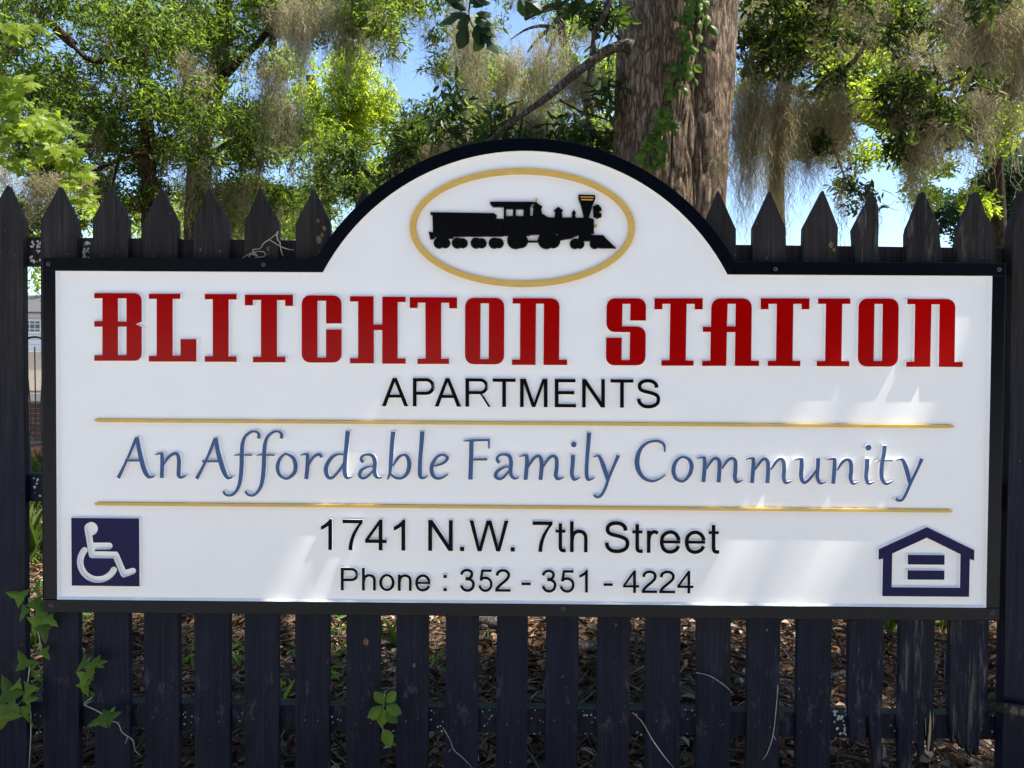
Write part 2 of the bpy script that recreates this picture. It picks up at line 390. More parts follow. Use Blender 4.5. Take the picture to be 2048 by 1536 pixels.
# panel and frame -- board metres
HT, BW = .9083, .0334
ZT = CAMZ+.2776; ZB = ZT-HT
c1 = P(1048, 761); CX, CZ = c1[0], c1[2]; RO, RI = 482*1.2698e-3, 456.5*1.2698e-3
def arc(R, z, n=44):
    h = math.asin((z-CZ)/R); return [(CX+R*math.cos(a), CZ+R*math.sin(a)) for a in np.linspace(h, math.pi-h, n)]
xi, zi, zb = 1.22-BW, ZT-BW, ZB+BW
inner = [(-xi, zb), (xi, zb), (xi, zi)]+arc(RI, zi)+[(-xi, zi)]
ins = offset(inner, -.004)
Vp = [(x, .0008, z) for x, z in inner]+[(x, Y_PANEL, z) for x, z in ins]; n = len(inner)
Fp = [((i), (i+1) % n, n+(i+1) % n, n+i) for i in range(n)]
for t in tessellate_polygon([[Vector((x, z, 0)) for x, z in ins]]):
    a_, b_, c_ = (ins[i] for i in t); cr = (b_[0]-a_[0])*(c_[1]-a_[1])-(b_[1]-a_[1])*(c_[0]-a_[0])
    if abs(cr) > 1e-12: Fp.append(tuple(n+i for i in (t if cr > 0 else t[::-1])))
mesh('panel', Vp, Fp, M['white'], sign)
back = offset([(-1.22, ZB), (1.22, ZB), (1.22, ZT)]+arc(RO, ZT)+[(-1.22, ZT)], -.002)
v, f, mi = solid(back, [], .0125, .034, 0, 0, 0, True); mesh('backing', v, f, M['navy'], sign)
def frame_piece(name, out, label=None):
    v, f, mi = solid(out, [], 0.0, .0124, 0, 0, 0); o = mesh(name, v, f, M['navy'], sign)
    bv = o.modifiers.new('bevel', 'BEVEL'); bv.width = .0012; bv.segments = 2; bv.limit_method = 'ANGLE'
    return o
g_ = .0004
ao, ai = arc(RO, ZT), arc(RI, zi)
frame_piece('frame_rail', [(-1.22, zi), (ai[-1][0]-g_, zi), (ao[-1][0]-g_, ZT), (-1.22, ZT)])
frame_piece('frame_rail', [(ai[0][0]+g_, zi), (1.22, zi), (1.22, ZT), (ao[0][0]+g_, ZT)])
frame_piece('frame_arch', ao+ai[::-1])
frame_piece('frame_stile', [(-1.22, zb), (-xi, zb), (-xi, zi-g_), (-1.22, zi-g_)])
frame_piece('frame_stile', [(xi, zb), (1.22, zb), (1.22, zi-g_), (xi, zi-g_)])
frame_piece('frame_rail', [(-1.22, ZB), (1.22, ZB), (1.22, zb-g_), (-1.22, zb-g_)])
for sx, sy in ((97, 528), (527, 529), (1551, 538), (1998, 539), (1984, 1226), (1127, 1217), (103, 1211)):
    c = P(sx, sy); pr = []
    V_, F_ = [], []
    for ring, (rr, yy) in enumerate(((.0058, .0005), (.0054, -.0012), (.0035, -.0018), (.0012, .0002))):
        V_ += [(c[0]+rr*math.cos(k*math.pi/8)*(1 if (ring < 2 or k % 4) else .6), yy, c[2]+rr*math.sin(k*math.pi/8)) for k in range(16)]
    for r in range(3): F_ += [(r*16+k, r*16+(k+1) % 16, (r+1)*16+(k+1) % 16, (r+1)*16+k) for k in range(16)]
    F_.append(tuple(48+k for k in range(16))); mesh('screw', V_, F_, M['screw'], sign)

# red letters
CA, CB, CC, CD = (170, 570, 3.9385), (640, 570, 3.9385), (1190, 570, 5.3895), (1560, 570, 5.3895)
RED = [
 (CA, [(70,63),(445,63,60),(445,288),(397,309),(445,330),(445,597,60),(70,597),(70,553),(134,553),(134,328),(70,328),(70,284),(134,284),(134,104),(70,104)], [[(258,105),(324,105),(324,288),(258,288)],[(258,328),(324,328),(324,552),(258,552)]]),
 (CA, [(500,68),(750,68),(750,109),(689,109),(689,556),(750,556),(750,426),(876,426),(876,603),(500,603),(500,558),(562,558),(562,109),(500,109)], []),
 (CA, [(941,70),(1193,70),(1193,114),(1130,114),(1130,562),(1193,562),(1193,605),(941,605),(941,561),(1004,561),(1004,112),(941,112)], []),
 (CA, [(1257,76),(1638,76),(1638,165),(1575,165),(1575,119),(1512,119),(1512,564),(1578,564),(1578,609),(1321,609),(1321,566),(1384,566),(1384,118),(1321,118),(1321,160),(1257,160)], []),
 (CA, [(1705,80,70),(2021,82,70),(2021,303),(1897,303),(1897,124),(1831,124),(1831,571),(1897,571),(1897,350),(2021,350),(2021,611,70),(1705,611,70)], []),
 (CB, [(235,88),(422,88),(422,311),(489,311),(489,92),(674,92),(674,134),(612,134),(612,577),(675,577),(675,620),(489,620),(489,355),(424,355),(424,617),(235,617),(235,576),(299,576),(299,130),(235,130)], []),
 (CB, [(706,95),(1080,97),(1080,184),(1017,184),(1017,140),(955,140),(955,580),(1016,580),(1016,622),(767,622),(767,580),(831,580),(829,139),(769,139),(769,181),(706,181)], []),
 (CB, [(1143,100,72),(1453,101,72),(1450,626,72),(1141,624,72)], [[(1265,144),(1330,144),(1328,583),(1263,583)]]),
 (CB, [(1517,103),(1888,105,68),(1884,588),(1947,588),(1947,630),(1760,630),(1764,147),(1702,147),(1698,630),(1512,629),(1512,587),(1575,587),(1577,146),(1517,146)], []),
 (CC, [(125,143,95),(553,143,95),(550,383),(380,383),(383,203),(298,203),(293,445),(550,447,100),(545,866,95),(118,866,95),(120,568),(290,568),(287,808),(373,808),(378,508),(123,506,95)], []),
 (CC, [(641,143),(1164,143),(1162,262),(1075,262),(1075,203),(990,203),(980,812),(1066,815),(1063,870),(717,870),(717,810),(803,810),(813,203),(728,203),(728,262),(641,262)], []),
 (CC, [(1257,143,100),(1694,143,100),(1686,815),(1772,818),(1770,873),(1508,872),(1514,508),(1424,508),(1417,872),(1156,872),(1156,818),(1243,815),(1248,506),(1163,505),(1163,450),(1250,450)], [[(1432,203),(1518,203),(1514,445),(1425,445)]]),
 (CD, [(-207,143),(322,143),(319,262),(235,262),(235,203),(147,203),(138,817),(223,818),(221,875),(-130,872),(-130,817),(-42,815),(-33,203),(-121,203),(-121,260),(-207,262)], []),
 (CD, [(412,145),(762,145),(762,203),(675,203),(665,818),(750,820),(750,876),(399,875),(399,820),(488,818),(498,203),(412,203)], []),
 (CD, [(850,145,100),(1285,145,100),(1275,880,100),(840,878,100)], [[(1023,204),(1110,204),(1102,818),(1013,818)]]),
 (CD, [(1376,148),(1896,150,95),(1886,828),(1976,828),(1973,884),(1715,882),(1724,208),(1637,208),(1623,882),(1363,882),(1363,826),(1450,824),(1460,206),(1376,206)], [])]
for crop, o, hs in RED:
    q = raised('red_letter', [(to_board(rounded(o), crop), [to_board(h, crop) for h in hs])], M['red'])
# black sans lettering, in em units (y up)
def ell(cx, cy, rx, ry, n=28): return [(cx+rx*math.cos(2*math.pi*i/n), cy+ry*math.sin(2*math.pi*i/n)) for i in range(n)]
def sp(pts, w_): return stroke([(x, y, w_) for x, y in pts], 6)
GL = {
 'A': (0, 669, [([(0,0),(273,716),(377,716),(669,0),(562,0),(479,217),(179,217),(101,0)], [[(206,294),(324,618),(449,294)]])]),
 'P': (77, 624, [fillet_stroke([(124,0),(124,716)], 94), fillet_stroke([(124,674),(577,674,175),(577,333,175),(124,333)], 86)]),
 'R': (79, 709, [fillet_stroke([(126,0),(126,716)], 95), fillet_stroke([(126,677),(610,677,165),(610,357,165),(126,357)], 80), ([(330,357),(400,350),(440,325),(500,240),(590,95),(650,0),(709,0),(709,3),(620,145),(560,240),(505,305),(450,350),(420,395),(330,395)], [])]),
 'T': (21, 592, [([(21,716),(592,716),(592,631),(354,631),(354,0),(259,0),(259,631),(21,631)], [])]),
 'M': (74, 751, [([(74,0),(74,716),(217,716),(386,209),(417,110),(452,218),(623,716),(751,716),(751,0),(659,0),(659,599),(451,0),(366,0),(166,609),(166,0)], [])]),
 'E': (79, 613, [([(79,0),(79,716),(597,716),(597,631),(174,631),(174,412),(570,412),(570,328),(174,328),(174,84),(613,84),(613,0)], [])]),
 'N': (76, 640, [([(76,0),(76,716),(173,716),(549,154),(549,716),(640,716),(640,0),(543,0),(167,563),(167,0)], [])]),
 'S': (47, 622, [sp([(532,507),(515,590),(440,660),(325,684),(205,665),(130,605),(115,525),(150,455),(240,415),(350,388),(470,352),(555,295),(577,210),(550,118),(465,55),(345,30),(215,48),(120,125),(92,228)], 90)]),
 'W': (13, 927, [([(203,0),(13,716),(110,716),(219,247),(249,110),(289,270),(413,716),(527,716),(629,355),(686,110),(720,263),(832,716),(927,716),(731,0),(640,0),(488,548),(468,617),(449,548),(298,0)], [])]),
 '1': (109, 372, [([(372,0),(284,0),(284,560),(238,527),(180,491),(109,462),(109,547),(210,611),(280,670),(316,719),(372,719)], [])]),
 '7': (47, 511, [([(47,707),(511,707),(511,638),(440,545),(370,420),(320,300),(295,200),(278,100),(272,0),(182,0),(190,110),(215,230),(260,360),(330,490),(397,590),(424,622),(47,622)], [])]),
 '4': (13, 508, [([(323,0),(323,171),(13,171),(13,252),(339,716),(411,716),(411,252),(508,252),(508,171),(411,171),(411,0)], [[(323,252),(323,575),(99,252)]])]),
 '3': (42, 510, [sp([(84,528),(115,610),(190,664),(275,676),(365,650),(412,590),(412,515),(370,440),(300,412),(215,408)], 86), sp([(215,385),(300,392),(400,355),(458,285),(465,205),(430,105),(350,45),(262,30),(170,60),(108,125),(84,192)], 88)]),
 '5': (35, 514, [fillet_stroke([(482,664),(170,664),(118,345)], 84), sp([(112,352),(170,415),(265,436),(370,410),(445,340),(470,235),(442,125),(362,50),(265,30),(170,58),(105,120),(80,192)], 86)]),
 '2': (30, 503, [sp([(82,508),(110,605),(185,662),(275,677),(372,655),(435,592),(448,520),(420,440),(345,355),(240,265),(150,185),(95,120),(72,60),(68,10)], 88), fillet_stroke([(30,42),(503,42)], 84)]),
 't': (17, 258, [sp([(130,665),(130,500),(130,300),(131,120),(150,55),(200,37),(258,40)], 86), fillet_stroke([(17,484),(252,484)], 70)]),
 'h': (66, 487, [fillet_stroke([(110,0),(110,716)], 88), sp([(118,290),(135,390),(190,455),(275,486),(370,462),(430,400),(443,300),(443,150),(443,0)], 86)]),
 'n': (66, 487, [fillet_stroke([(110,0),(110,519)], 88), sp([(118,290),(135,390),(190,455),(275,486),(370,462),(430,400),(443,300),(443,150),(443,0)], 86)]),
 'r': (65, 346, [fillet_stroke([(109,0),(109,519)], 88), sp([(112,270),(124,370),(160,445),(215,483),(275,485),(334,458)], 84)]),
 'o': (36, 517, [(ell(276,260,240,272), [ell(276,260,148,196)[::-1]])]),
 'e': (36, 517, [sp([(472,300),(458,360),(405,440),(330,482),(265,487),(180,460),(105,385),(80,280),(86,195),(125,95),(200,40),(285,28),(375,55),(430,100),(467,165)], 86), fillet_stroke([(100,258),(508,258)], 70)]),
 '.': (91, 191, [([(91,0),(191,0),(191,100),(91,100)], [])]),
 ':': (91, 191, [([(91,0),(191,0),(191,100),(91,100)], []), ([(91,419),(191,419),(191,519),(91,519)], [])]),
 '-': (32, 302, [([(32,214),(302,214),(302,302),(32,302)], [])])}
LINES = [((750, 740, 3.4133), (812.4, 763, 815.9, 1321), 56.8, [('A',46,228),('P',258,409),('A',407,588),('R',617,789),('T',803,960),('M',990,1178),('E',1227,1373),('N',1414,1570),('T',1608,1765),('S',1788,1948)]),
 ((620, 1020, 2.438), (1100, 641, 1107.4, 1438), 61.8, [('1',52,107),('7',158,257),('4',268,374),('1',408,464),('N',576,696),('.',731,752),('W',777,968),('.',978,999),('7',1085,1183),('t',1198,1247),('h',1268,1354),('S',1437,1558),('t',1572,1623),('r',1643,1700),('e',1706,1808),('e',1828,1930),('t',1944,1996)]),
 ((660, 1120, 2.731), (1181, 681, 1187.4, 1387), 45.2, [('P',58,155),('h',174,250),('o',268,353),('n',370,446),('e',465,549),(':',619,638),('3',710,791),('5',810,888),('2',903,986),('-',1046,1096),('3',1157,1237),('5',1255,1336),('1',1362,1409),('-',1495,1545),('4',1601,1689),('2',1704,1787),('2',1800,1886),('4',1898,1986)])]
for (x0, y0, s), (ya, xa, yb, xb), cap, chars in LINES:
    for ch, l, r in chars:
        g0, g1, shapes = GL[ch]; l, r = x0+l/s, x0+r/s
        def tr(p): 
            x = l+(p[0]-g0)/(g1-g0)*(r-l); q = P(x, ya+(yb-ya)*(x-xa)/(xb-xa)-p[1]/716*cap); return (q[0], q[2])
        raised('black_letter', [([tr(p) for p in o], [[tr(p) for p in h] for h in hs]) for o, hs in shapes], M['black_letter'], flare=.0011)
# blue calligraphic lettering: strokes with a swelling pen width
E1, E2, E3, E4, E5 = (220, 850, 5.8514), (560, 850, 5.8514), (910, 850, 5.8514), (1250, 850, 6.606), (1550, 850, 6.606)
SC = [
 (E1, [[(92,622,42),(200,400,31),(305,150,40)],[(312,142,44),(345,330,52),(395,520,56),(440,600,45),(480,610,28),(515,597,14)],[(170,416,26),(350,416,26)]]),
 (E1, [[(522,350,10),(570,335,24),(612,335,34)],[(605,325,40),(608,440,48),(602,622,46)],[(620,470,20),(680,380,34),(740,338,36),(785,345,40),(803,420,48),(800,520,48),(800,590,46),(830,615,32),(890,593,10)]]),
 (E1, [[(1010,630,44),(1120,420,32),(1228,160,42)],[(1235,150,46),(1262,320,54),(1320,520,56),(1365,610,42),(1400,620,26),(1435,605,14)],[(1075,425,26),(1270,425,26)]]),
 (E1, [[(1733,160,38),(1742,118,40),(1720,86,30),(1685,76,24),(1640,85,30),(1580,135,36),(1548,220,44),(1540,350,50),(1535,520,50),(1515,680,44),(1470,780,34),(1410,825,28),(1350,815,28),(1323,775,30)],[(1447,362,8),(1500,350,18),(1660,353,20)]]),
 (E1, [[(2000,160,38),(2008,118,40),(1985,86,30),(1950,76,24),(1905,85,30),(1845,135,36),(1812,220,44),(1802,350,50),(1795,520,50),(1775,680,46),(1735,770,34),(1675,825,28),(1610,815,28),(1582,775,30)],[(1710,362,8),(1760,350,18),(1925,353,20)]]),
 (E2, [('C',[(75,341,26),(150,385,42),(180,470,52),(165,560,44),(100,620,32),(50,625,28),(-10,580,38),(-32,490,46),(-5,400,38),(45,347,26)])]),
 (E2, [[(235,355,10),(290,342,24),(325,345,34)],[(318,338,40),(322,450,50),(305,635,46)],[(335,470,22),(380,390,30),(425,352,32),(465,348,36),(483,380,36)]]),
 (E2, [[(792,72,56),(778,220,50),(760,400,48),(755,540,50),(770,605,44),(800,622,26),(848,600,10)],[(750,348,18),(680,343,26),(610,375,38),(550,460,48),(535,540,52),(560,608,46),(605,618,38),(660,570,32),(720,490,28),(748,430,20)]]),
 (E2, [[(975,436,40),(948,405,36),(965,362,28),(1020,345,30),(1080,362,40),(1108,430,48),(1105,530,46),(1115,590,42),(1150,620,28),(1200,607,10)],[(1090,487,14),(1020,492,24),(950,530,36),(930,590,42),(965,624,32),(1020,605,30),(1085,540,20)]]),
 (E2, [[(1325,76,54),(1310,220,50),(1298,400,48),(1285,560,34),(1255,640,14)],[(1320,480,20),(1380,385,36),(1440,350,28),(1490,375,42),(1512,460,50),(1490,560,44),(1430,620,30),(1360,622,30),(1310,590,28),(1285,560,24)]]),
 (E2, [[(1665,76,54),(1655,220,50),(1640,400,46),(1635,540,48),(1643,606,44),(1680,622,26),(1727,603,10)]]),
 (E2, [[(1800,482,18),(1880,460,28),(1940,422,34),(1957,380,36),(1910,350,28),(1850,365,30),(1795,430,40),(1772,510,46),(1790,590,46),(1840,626,34),(1900,616,26),(1965,577,16)]]),
 (E3, [[(192,185,50),(188,400,50),(180,640,52)],[(98,188,10),(200,180,28),(405,176,24)],[(396,170,26),(396,278,16)],[(205,405,26),(375,402,30)]]),
 (E3, [[(520,444,36),(492,408,34),(510,362,28),(570,345,28),(635,365,42),(656,440,46),(648,540,46),(665,600,40),(700,628,28),(748,618,10)],[(640,490,14),(570,497,26),(495,545,40),(475,600,42),(515,632,32),(570,610,30),(630,540,20)]]),
 (E3, [[(752,372,10),(810,355,24),(845,358,30)],[(838,350,40),(842,450,48),(825,643,46)],[(860,490,20),(920,395,34),(970,364,34),(1003,390,44),(1015,480,48),(1000,645,46)],[(1035,490,20),(1095,395,34),(1150,364,36),(1188,400,44),(1190,500,46),(1180,590,46),(1205,632,36),(1275,617,10)]]),
 (E3, [[(1380,352,52),(1378,450,48),(1368,560,46),(1382,625,42),(1410,640,28),(1463,618,10)],('O',(1391,229,33))]),
 (E3, [[(1570,90,52),(1558,250,48),(1545,420,44),(1540,560,46),(1552,630,42),(1580,640,28),(1637,618,10)]]),
 (E3, [[(1622,380,12),(1660,362,20),(1695,378,38),(1745,500,52),(1785,640,40)],[(1912,356,44),(1860,480,34),(1800,620,36),(1760,740,34),(1710,825,34),(1660,845,30),(1625,818,26)]]),
 (E4, [[(527,357,22),(522,275,34),(480,228,36),(400,212,32),(290,240,36),(200,330,50),(160,470,66),(180,600,60),(250,700,46),(350,742,36),(440,722,28),(538,660,16)]]),
 (E4, [('C',[(780,425,30),(850,460,46),(882,540,56),(862,640,50),(800,725,38),(740,745,34),(670,700,46),(640,600,56),(665,500,48),(720,440,34)])]),
 (E4, [[(952,445,12),(1010,430,24),(1060,432,34)],[(1050,424,44),(1055,540,54),(1037,757,52)],[(1080,580,22),(1150,470,38),(1205,440,38),(1245,475,50),(1250,560,54),(1240,760,54)],[(1285,580,22),(1350,480,38),(1415,440,38),(1460,480,50),(1462,600,54),(1455,700,54),(1485,752,42),(1562,730,10)]]),
 (E4, [[(1597,457,12),(1650,440,24),(1705,442,34)],[(1697,434,44),(1698,550,54),(1680,768,52)],[(1725,590,22),(1790,490,38),(1845,447,38),(1887,485,50),(1895,570,54),(1885,770,54)],[(1930,590,22),(2000,490,38),(2055,450,38),(2098,490,50),(2106,600,54),(2100,700,52),(2132,765,40),(2210,740,10)]]),
 (E5, [[(255,465,12),(300,450,22),(362,450,34)],[(355,440,44),(355,540,56),(348,680,54),(378,757,44),(425,748,40),(490,680,36),(545,600,24)],[(575,438,52),(570,560,50),(562,680,48),(587,757,42),(625,772,28),(680,750,10)]]),
 (E5, [[(690,465,12),(740,450,24),(798,452,36)],[(792,440,44),(790,560,54),(773,778,52)],[(825,600,22),(890,500,38),(955,457,38),(1003,495,52),(1010,600,54),(1002,700,52),(1025,767,42),(1060,775,26),(1110,750,10)]]),
 (E5, [[(1222,446,60),(1218,560,56),(1207,690,50),(1227,762,44),(1262,775,28),(1322,748,10)],('O',(1238,300,39))]),
 (E5, [[(1455,270,56),(1440,400,52),(1415,540,54),(1412,680,54),(1443,760,46),(1490,778,32),(1562,745,12)],[(1338,485,8),(1400,470,18),(1558,473,22)]]),
 (E5, [[(1598,470,12),(1650,455,22),(1695,470,44),(1745,600,60),(1785,770,46)],[(1945,448,50),(1880,600,38),(1800,760,40),(1740,900,38),(1690,985,36),(1635,1000,34),(1598,972,30)]])]
for crop, strokes in SC:
    sh = []
    for s in strokes:
        if isinstance(s, tuple) and s[0] == 'C': sh.append(mapped(stroke(s[1], 4, True), crop))
        elif isinstance(s, tuple): sh.append(mapped((circle(*s[1]), []), crop))
        else: sh.append(mapped(stroke(s, 5), crop))
    raised('blue_letter', sh, M['blue'], flare=.0013)
# oval ring and rules
def oval(cx, cy, a, b, n=96, rot=.004): return [(cx+a*math.cos(t)-b*math.sin(t)*rot, cy+b*math.sin(t)+a*math.cos(t)*rot) for t in np.linspace(0, 2*math.pi, n, endpoint=False)]
I = (0, 0, 1)
raised('oval_ring', [mapped((oval(1044.7, 454.3, 225.5, 118.3), [oval(1044.7, 454, 214.3, 108)]), I)], M['gold'], flare=.0012, side=M['gold'])
for (xa, ya, xb, yb) in ((183, 841, 1914, 853.2), (184, 1008.5, 1910, 1023)):
    a3, b3 = P(xa, ya), P(xb, yb); h = .0047; V_, F_ = [], []
    t = np.linspace(0, 1, 3)
    a2, b2 = (a3[0], a3[2]), (b3[0], b3[2])
    o = [(a2[0], a2[1]+.002), (a2[0]+.012, a2[1]+h), (b2[0]-.012, b2[1]+h), (b2[0], b2[1]), (b2[0]-.012, b2[1]-h), (a2[0]+.012, a2[1]-h)]
    o = [(a2[0], a2[1]), (a2[0]+.010, a2[1]+h), (b2[0]-.010, b2[1]+h), (b2[0], b2[1]), (b2[0]-.010, b2[1]-h), (a2[0]+.010, a2[1]-h)]
    inn = [(a2[0]+.004, a2[1]), (a2[0]+.011, a2[1]+h*.72), (b2[0]-.011, b2[1]+h*.72), (b2[0]-.004, b2[1]), (b2[0]-.011, b2[1]-h*.72), (a2[0]+.011, a2[1]-h*.72)]
    V_ = [(x, Y_PANEL-.0002, z) for x, z in o]+[(x, .003, z) for x, z in inn]
    F_ = [(k, (k+1) % 6, 6+(k+1) % 6, 6+k) for k in range(6)]+[(6, 7, 8, 9, 10, 11)]
    mesh('gold_rule', V_, F_, M['gold'], sign)
# emblems
HC = (130, 1020, 9.0375)
fig = [(345+0, 340)]+[(465+122*math.cos(a), 340-122*math.sin(a)) for a in np.linspace(math.pi*.97, -math.pi*.42, 16)]+[(487,468),(505,592)]+[(792+61*math.cos(a), 653-61*math.sin(a)) for a in np.linspace(math.pi/2, -math.pi/2, 9)]+[(535,716),(535,748),(935,756),(962,790),(1090,1085)]+[(1222+56*math.cos(a), 1105-56*math.sin(a)) for a in np.linspace(1.9, -1.1, 9)]+[(1060,1225),(1030,1215),(1005,1190),(870,876),(480,872),(440,855),(425,820)]
wh = [(590+321*math.cos(a), 940-321*math.sin(a), 116) for a in np.linspace(rad(139), rad(333), 30)]
L_, R_ = ribbon(wh)
def cap_pts(c, a0, r=58): return [(c[0]+r*math.cos(a0+k*math.pi/6), c[1]-r*math.sin(a0+k*math.pi/6)) for k in range(1, 6)]
p_end, p_st = wh[-1], wh[0]
ro = [(590+379*math.cos(a), 940-379*math.sin(a)) for a in np.linspace(rad(139), rad(333), 30)]
ri = [(590+263*math.cos(a), 940-263*math.sin(a)) for a in np.linspace(rad(333), rad(139), 30)]
whp = ro+cap_pts(p_end, rad(333))+ri+cap_pts(p_st, rad(139)+math.pi)
raised('wheelchair_symbol_plate', [(to_board([(105,145),(1335,154),(1342,1385),(115,1370)], HC), [to_board(fig, HC), to_board(whp, HC)])], M['purple'], flare=.0014)
KC = (1740, 1040, 8.904)
raised('house_symbol', [(to_board([(1020,128),(1865,540),(1862,725),(1785,695),(1770,1372),(222,1360),(235,690),(157,710),(160,522)], KC), [to_board([(1020,318),(1618,612),(1608,1210),(392,1200),(402,600)], KC)])], M['purple'], flare=.0014)
for b in ([(680,622),(1335,628),(1333,800),(680,795)], [(675,898),(1332,905),(1330,1068),(675,1065)]): raised('equals_bar', [(to_board(b, KC), [])], M['purple'], flare=.0014)
TC = (800, 320, 4.096)
train = empty('locomotive_relief'); train.parent = sign; train.location = Vector((0, 0, 0))
def tp(name, poly, y=.003, holes=(), mat=None, flare=.0006, base=Y_PANEL-.0002):
    return raised(name, [(to_board(poly, TC), [to_board(h, TC) for h in holes])], mat or M['relief'], train, y, base, flare, side=mat or M['relief'])
tp('tender_tank', [(250,428),(770,436),(790,450),(785,478),(800,484),(800,612),(280,612),(268,590),(264,445)], .0034)
tp('tender_lip', [(246,426),(772,434),(792,452),(250,446)], .0022)
tp('tender_frame', [(232,585),(275,592),(845,600),(845,622),(440,624),(430,640),(300,640),(290,622),(270,645),(246,645),(240,615)], .0045)
tp('gangway', [(795,478),(845,478),(848,620),(800,620)], .0052)
tp('cab', [(850,378),(1066,378),(1066,470),(1060,618),(850,618)], .0024, [[(868,398),(926,398),(926,458),(868,458)],[(948,400),(1012,400),(1012,458),(948,458)]])
tp('cab_roof', [(738,340),(1075,341),(1118,345),(1118,354),(1075,358),(1072,380),(762,382),(738,356)], .0012)
tp('boiler', [(1062,455),(1180,457),(1230,469),(1560,471),(1590,484),(1590,598),(1480,604),(1400,640),(1310,655),(1290,600),(1062,612)], .0028)
tp('boiler_band', [(1180,546),(1420,546),(1420,556),(1180,556)], .0015)
tp('dome', [(1088,458),(1094,390),(1084,380),(1112,355),(1120,345),(1130,355),(1166,380),(1156,390),(1162,436),(1200,460)], .0016)
tp('dome', [(1268,474),(1272,420),(1260,412),(1290,388),(1298,380),(1306,388),(1337,412),(1326,420),(1332,474)], .0016)
tp('finial', [(1113,345),(1112,322),(1118,308),(1124,322),(1123,345)], .003, mat=M['brass'])
tp('whistle', [(1408,470),(1414,448),(1408,432),(1420,410),(1430,410),(1442,432),(1435,448),(1442,470)], .003)
tp('smokestack', [(1462,288),(1470,282),(1592,285),(1602,294),(1600,318),(1580,365),(1548,472),(1508,472),(1488,380),(1465,318)], .0014)
tp('smokestack_band', [(1476,298),(1588,301),(1586,307),(1478,304)], .0005, mat=M['brass'], base=.0016)
tp('smokestack_band', [(1484,318),(1582,321),(1576,330),(1488,327)], .0005, mat=M['brass'], base=.0016)
tp('headlamp', [(1583,378),(1600,372),(1606,364),(1630,364),(1636,376),(1652,392),(1652,462),(1620,476),(1588,462)], .0016)
tp('lamp_lens', circle(1645,426,10,10), .0008, mat=M['brass'])
tp('lamp_lens', circle(1606,536,10,10), .0016, mat=M['brass'])
tp('cylinder_block', [(1468,575),(1566,575),(1572,660),(1464,664)], .0014)
tp('slide_bar', [(1310,600),(1470,596),(1470,612),(1400,628),(1310,628)], .002)
tp('pilot', [(1560,612),(1665,614),(1690,642),(1772,720),(1640,720),(1560,690)], .0026)
for k in range(5): tp('pilot_bar', [(1650+k*14,640+k*13),(1655+k*14,640+k*13),(1655+k*22,716),(1650+k*22,716)], .0018)
def wheel(name, x, y, r, yy, spokes):
    tp(name, circle(x, y, r, 26), yy, [circle(x, y, r*.8, 22)])
    tp('wheel_disc', circle(x, y, r*.82, 22), yy+.0014)
    tp('wheel_hub', circle(x, y, r*.25, 12), yy-.0002)
    for k in range(spokes):
        a = math.pi*2*k/spokes+.2; c, s = math.cos(a), math.sin(a); w_ = r*.035
        tp('wheel_spoke', [(x+c*r*.2-s*w_, y+s*r*.2+c*w_), (x+c*r*.82-s*w_, y+s*r*.82+c*w_), (x+c*r*.82+s*w_, y+s*r*.82-c*w_), (x+c*r*.2+s*w_, y+s*r*.2-c*w_)], yy+.0004)
for x in (368, 512, 668, 808): tp('far_wheel', circle(x, 678, 40, 22), .0062)
for x in (318, 468, 622, 770): wheel('tender_wheel', x, 678, 44, .0018, 0)
for x in (990, 1255): tp('far_wheel', circle(x, 660, 58, 24), .0062)
for x in (948, 1200): wheel('driving_wheel', x, 656, 70, .002, 14)
tp('coupling_rod', [(948,662),(1210,658),(1385,624),(1388,632),(1212,670),(948,674)], .0006)
for x in (1476,): tp('far_wheel', circle(x, 686, 36, 20), .006)
for x in (1434, 1598): wheel('leading_wheel', x, 684, 41, .0018, 8)

# ------------------------------------------------------------------ picket fence
fence = empty('picket_fence', (0, .06, 0))
tag(fence, 'dark painted wooden fence of pointed pickets, some rotten at the right', 'fence')
YF, TH = .0365, .019
def picket(xl, xr, tipx, ytip, ysh, mat, proud=0.0, prof=None, bottom=None, zbot=.03, thick=TH, lean=0):
    yf = YF-proud
    L, R = P(xl, 1300, yf), P(xr, 1300, yf); T = P(tipx, ytip, yf); S_ = P(tipx, ysh, yf)
    x0, x1 = L[0], R[0]; xt = T[0]; zs, zt = S_[2], T[2]
    if prof:                                # worn top: list of px points of the top outline, left to right
        top = [(P(a, b, yf)[0], P(a, b, yf)[2]) for a, b in prof]
    else:
        top = [(x0+random.uniform(0, .001), zs+random.uniform(-.004, .004)), (xt, zt), (x1, zs+random.uniform(-.004, .004))]
    if bottom: bot = [(P(a, b, yf)[0], P(a, b, yf)[2]) for a, b in bottom]
    else: bot = [(x1, zbot), (x0, zbot)]
    # intermediate points wander a little so the edge is not a ruled line
    mid_r = [(x1+random.uniform(-.0012, .0008), z) for z in np.linspace(top[-1][1]-.08, bot[0][1]+.08, 9)]
    mid_l = [(x0+random.uniform(-.0008, .0012), z) for z in np.linspace(bot[-1][1]+.08, top[0][1]-.08, 9)]
    o = top+mid_r+bot+mid_l
    o = o[::-1]
    v, f, mi = solid(o, [], yf, yf+thick, 0, 0, 0, True)
    if lean: v = [(x, y, z) for x, y, z in v]
    ob = mesh('picket', v, f, mat, fence)
    b = ob.modifiers.new('bevel', 'BEVEL'); b.width = .0014; b.segments = 2; b.limit_method = 'ANGLE'; b.angle_limit = rad(40)
    return ob
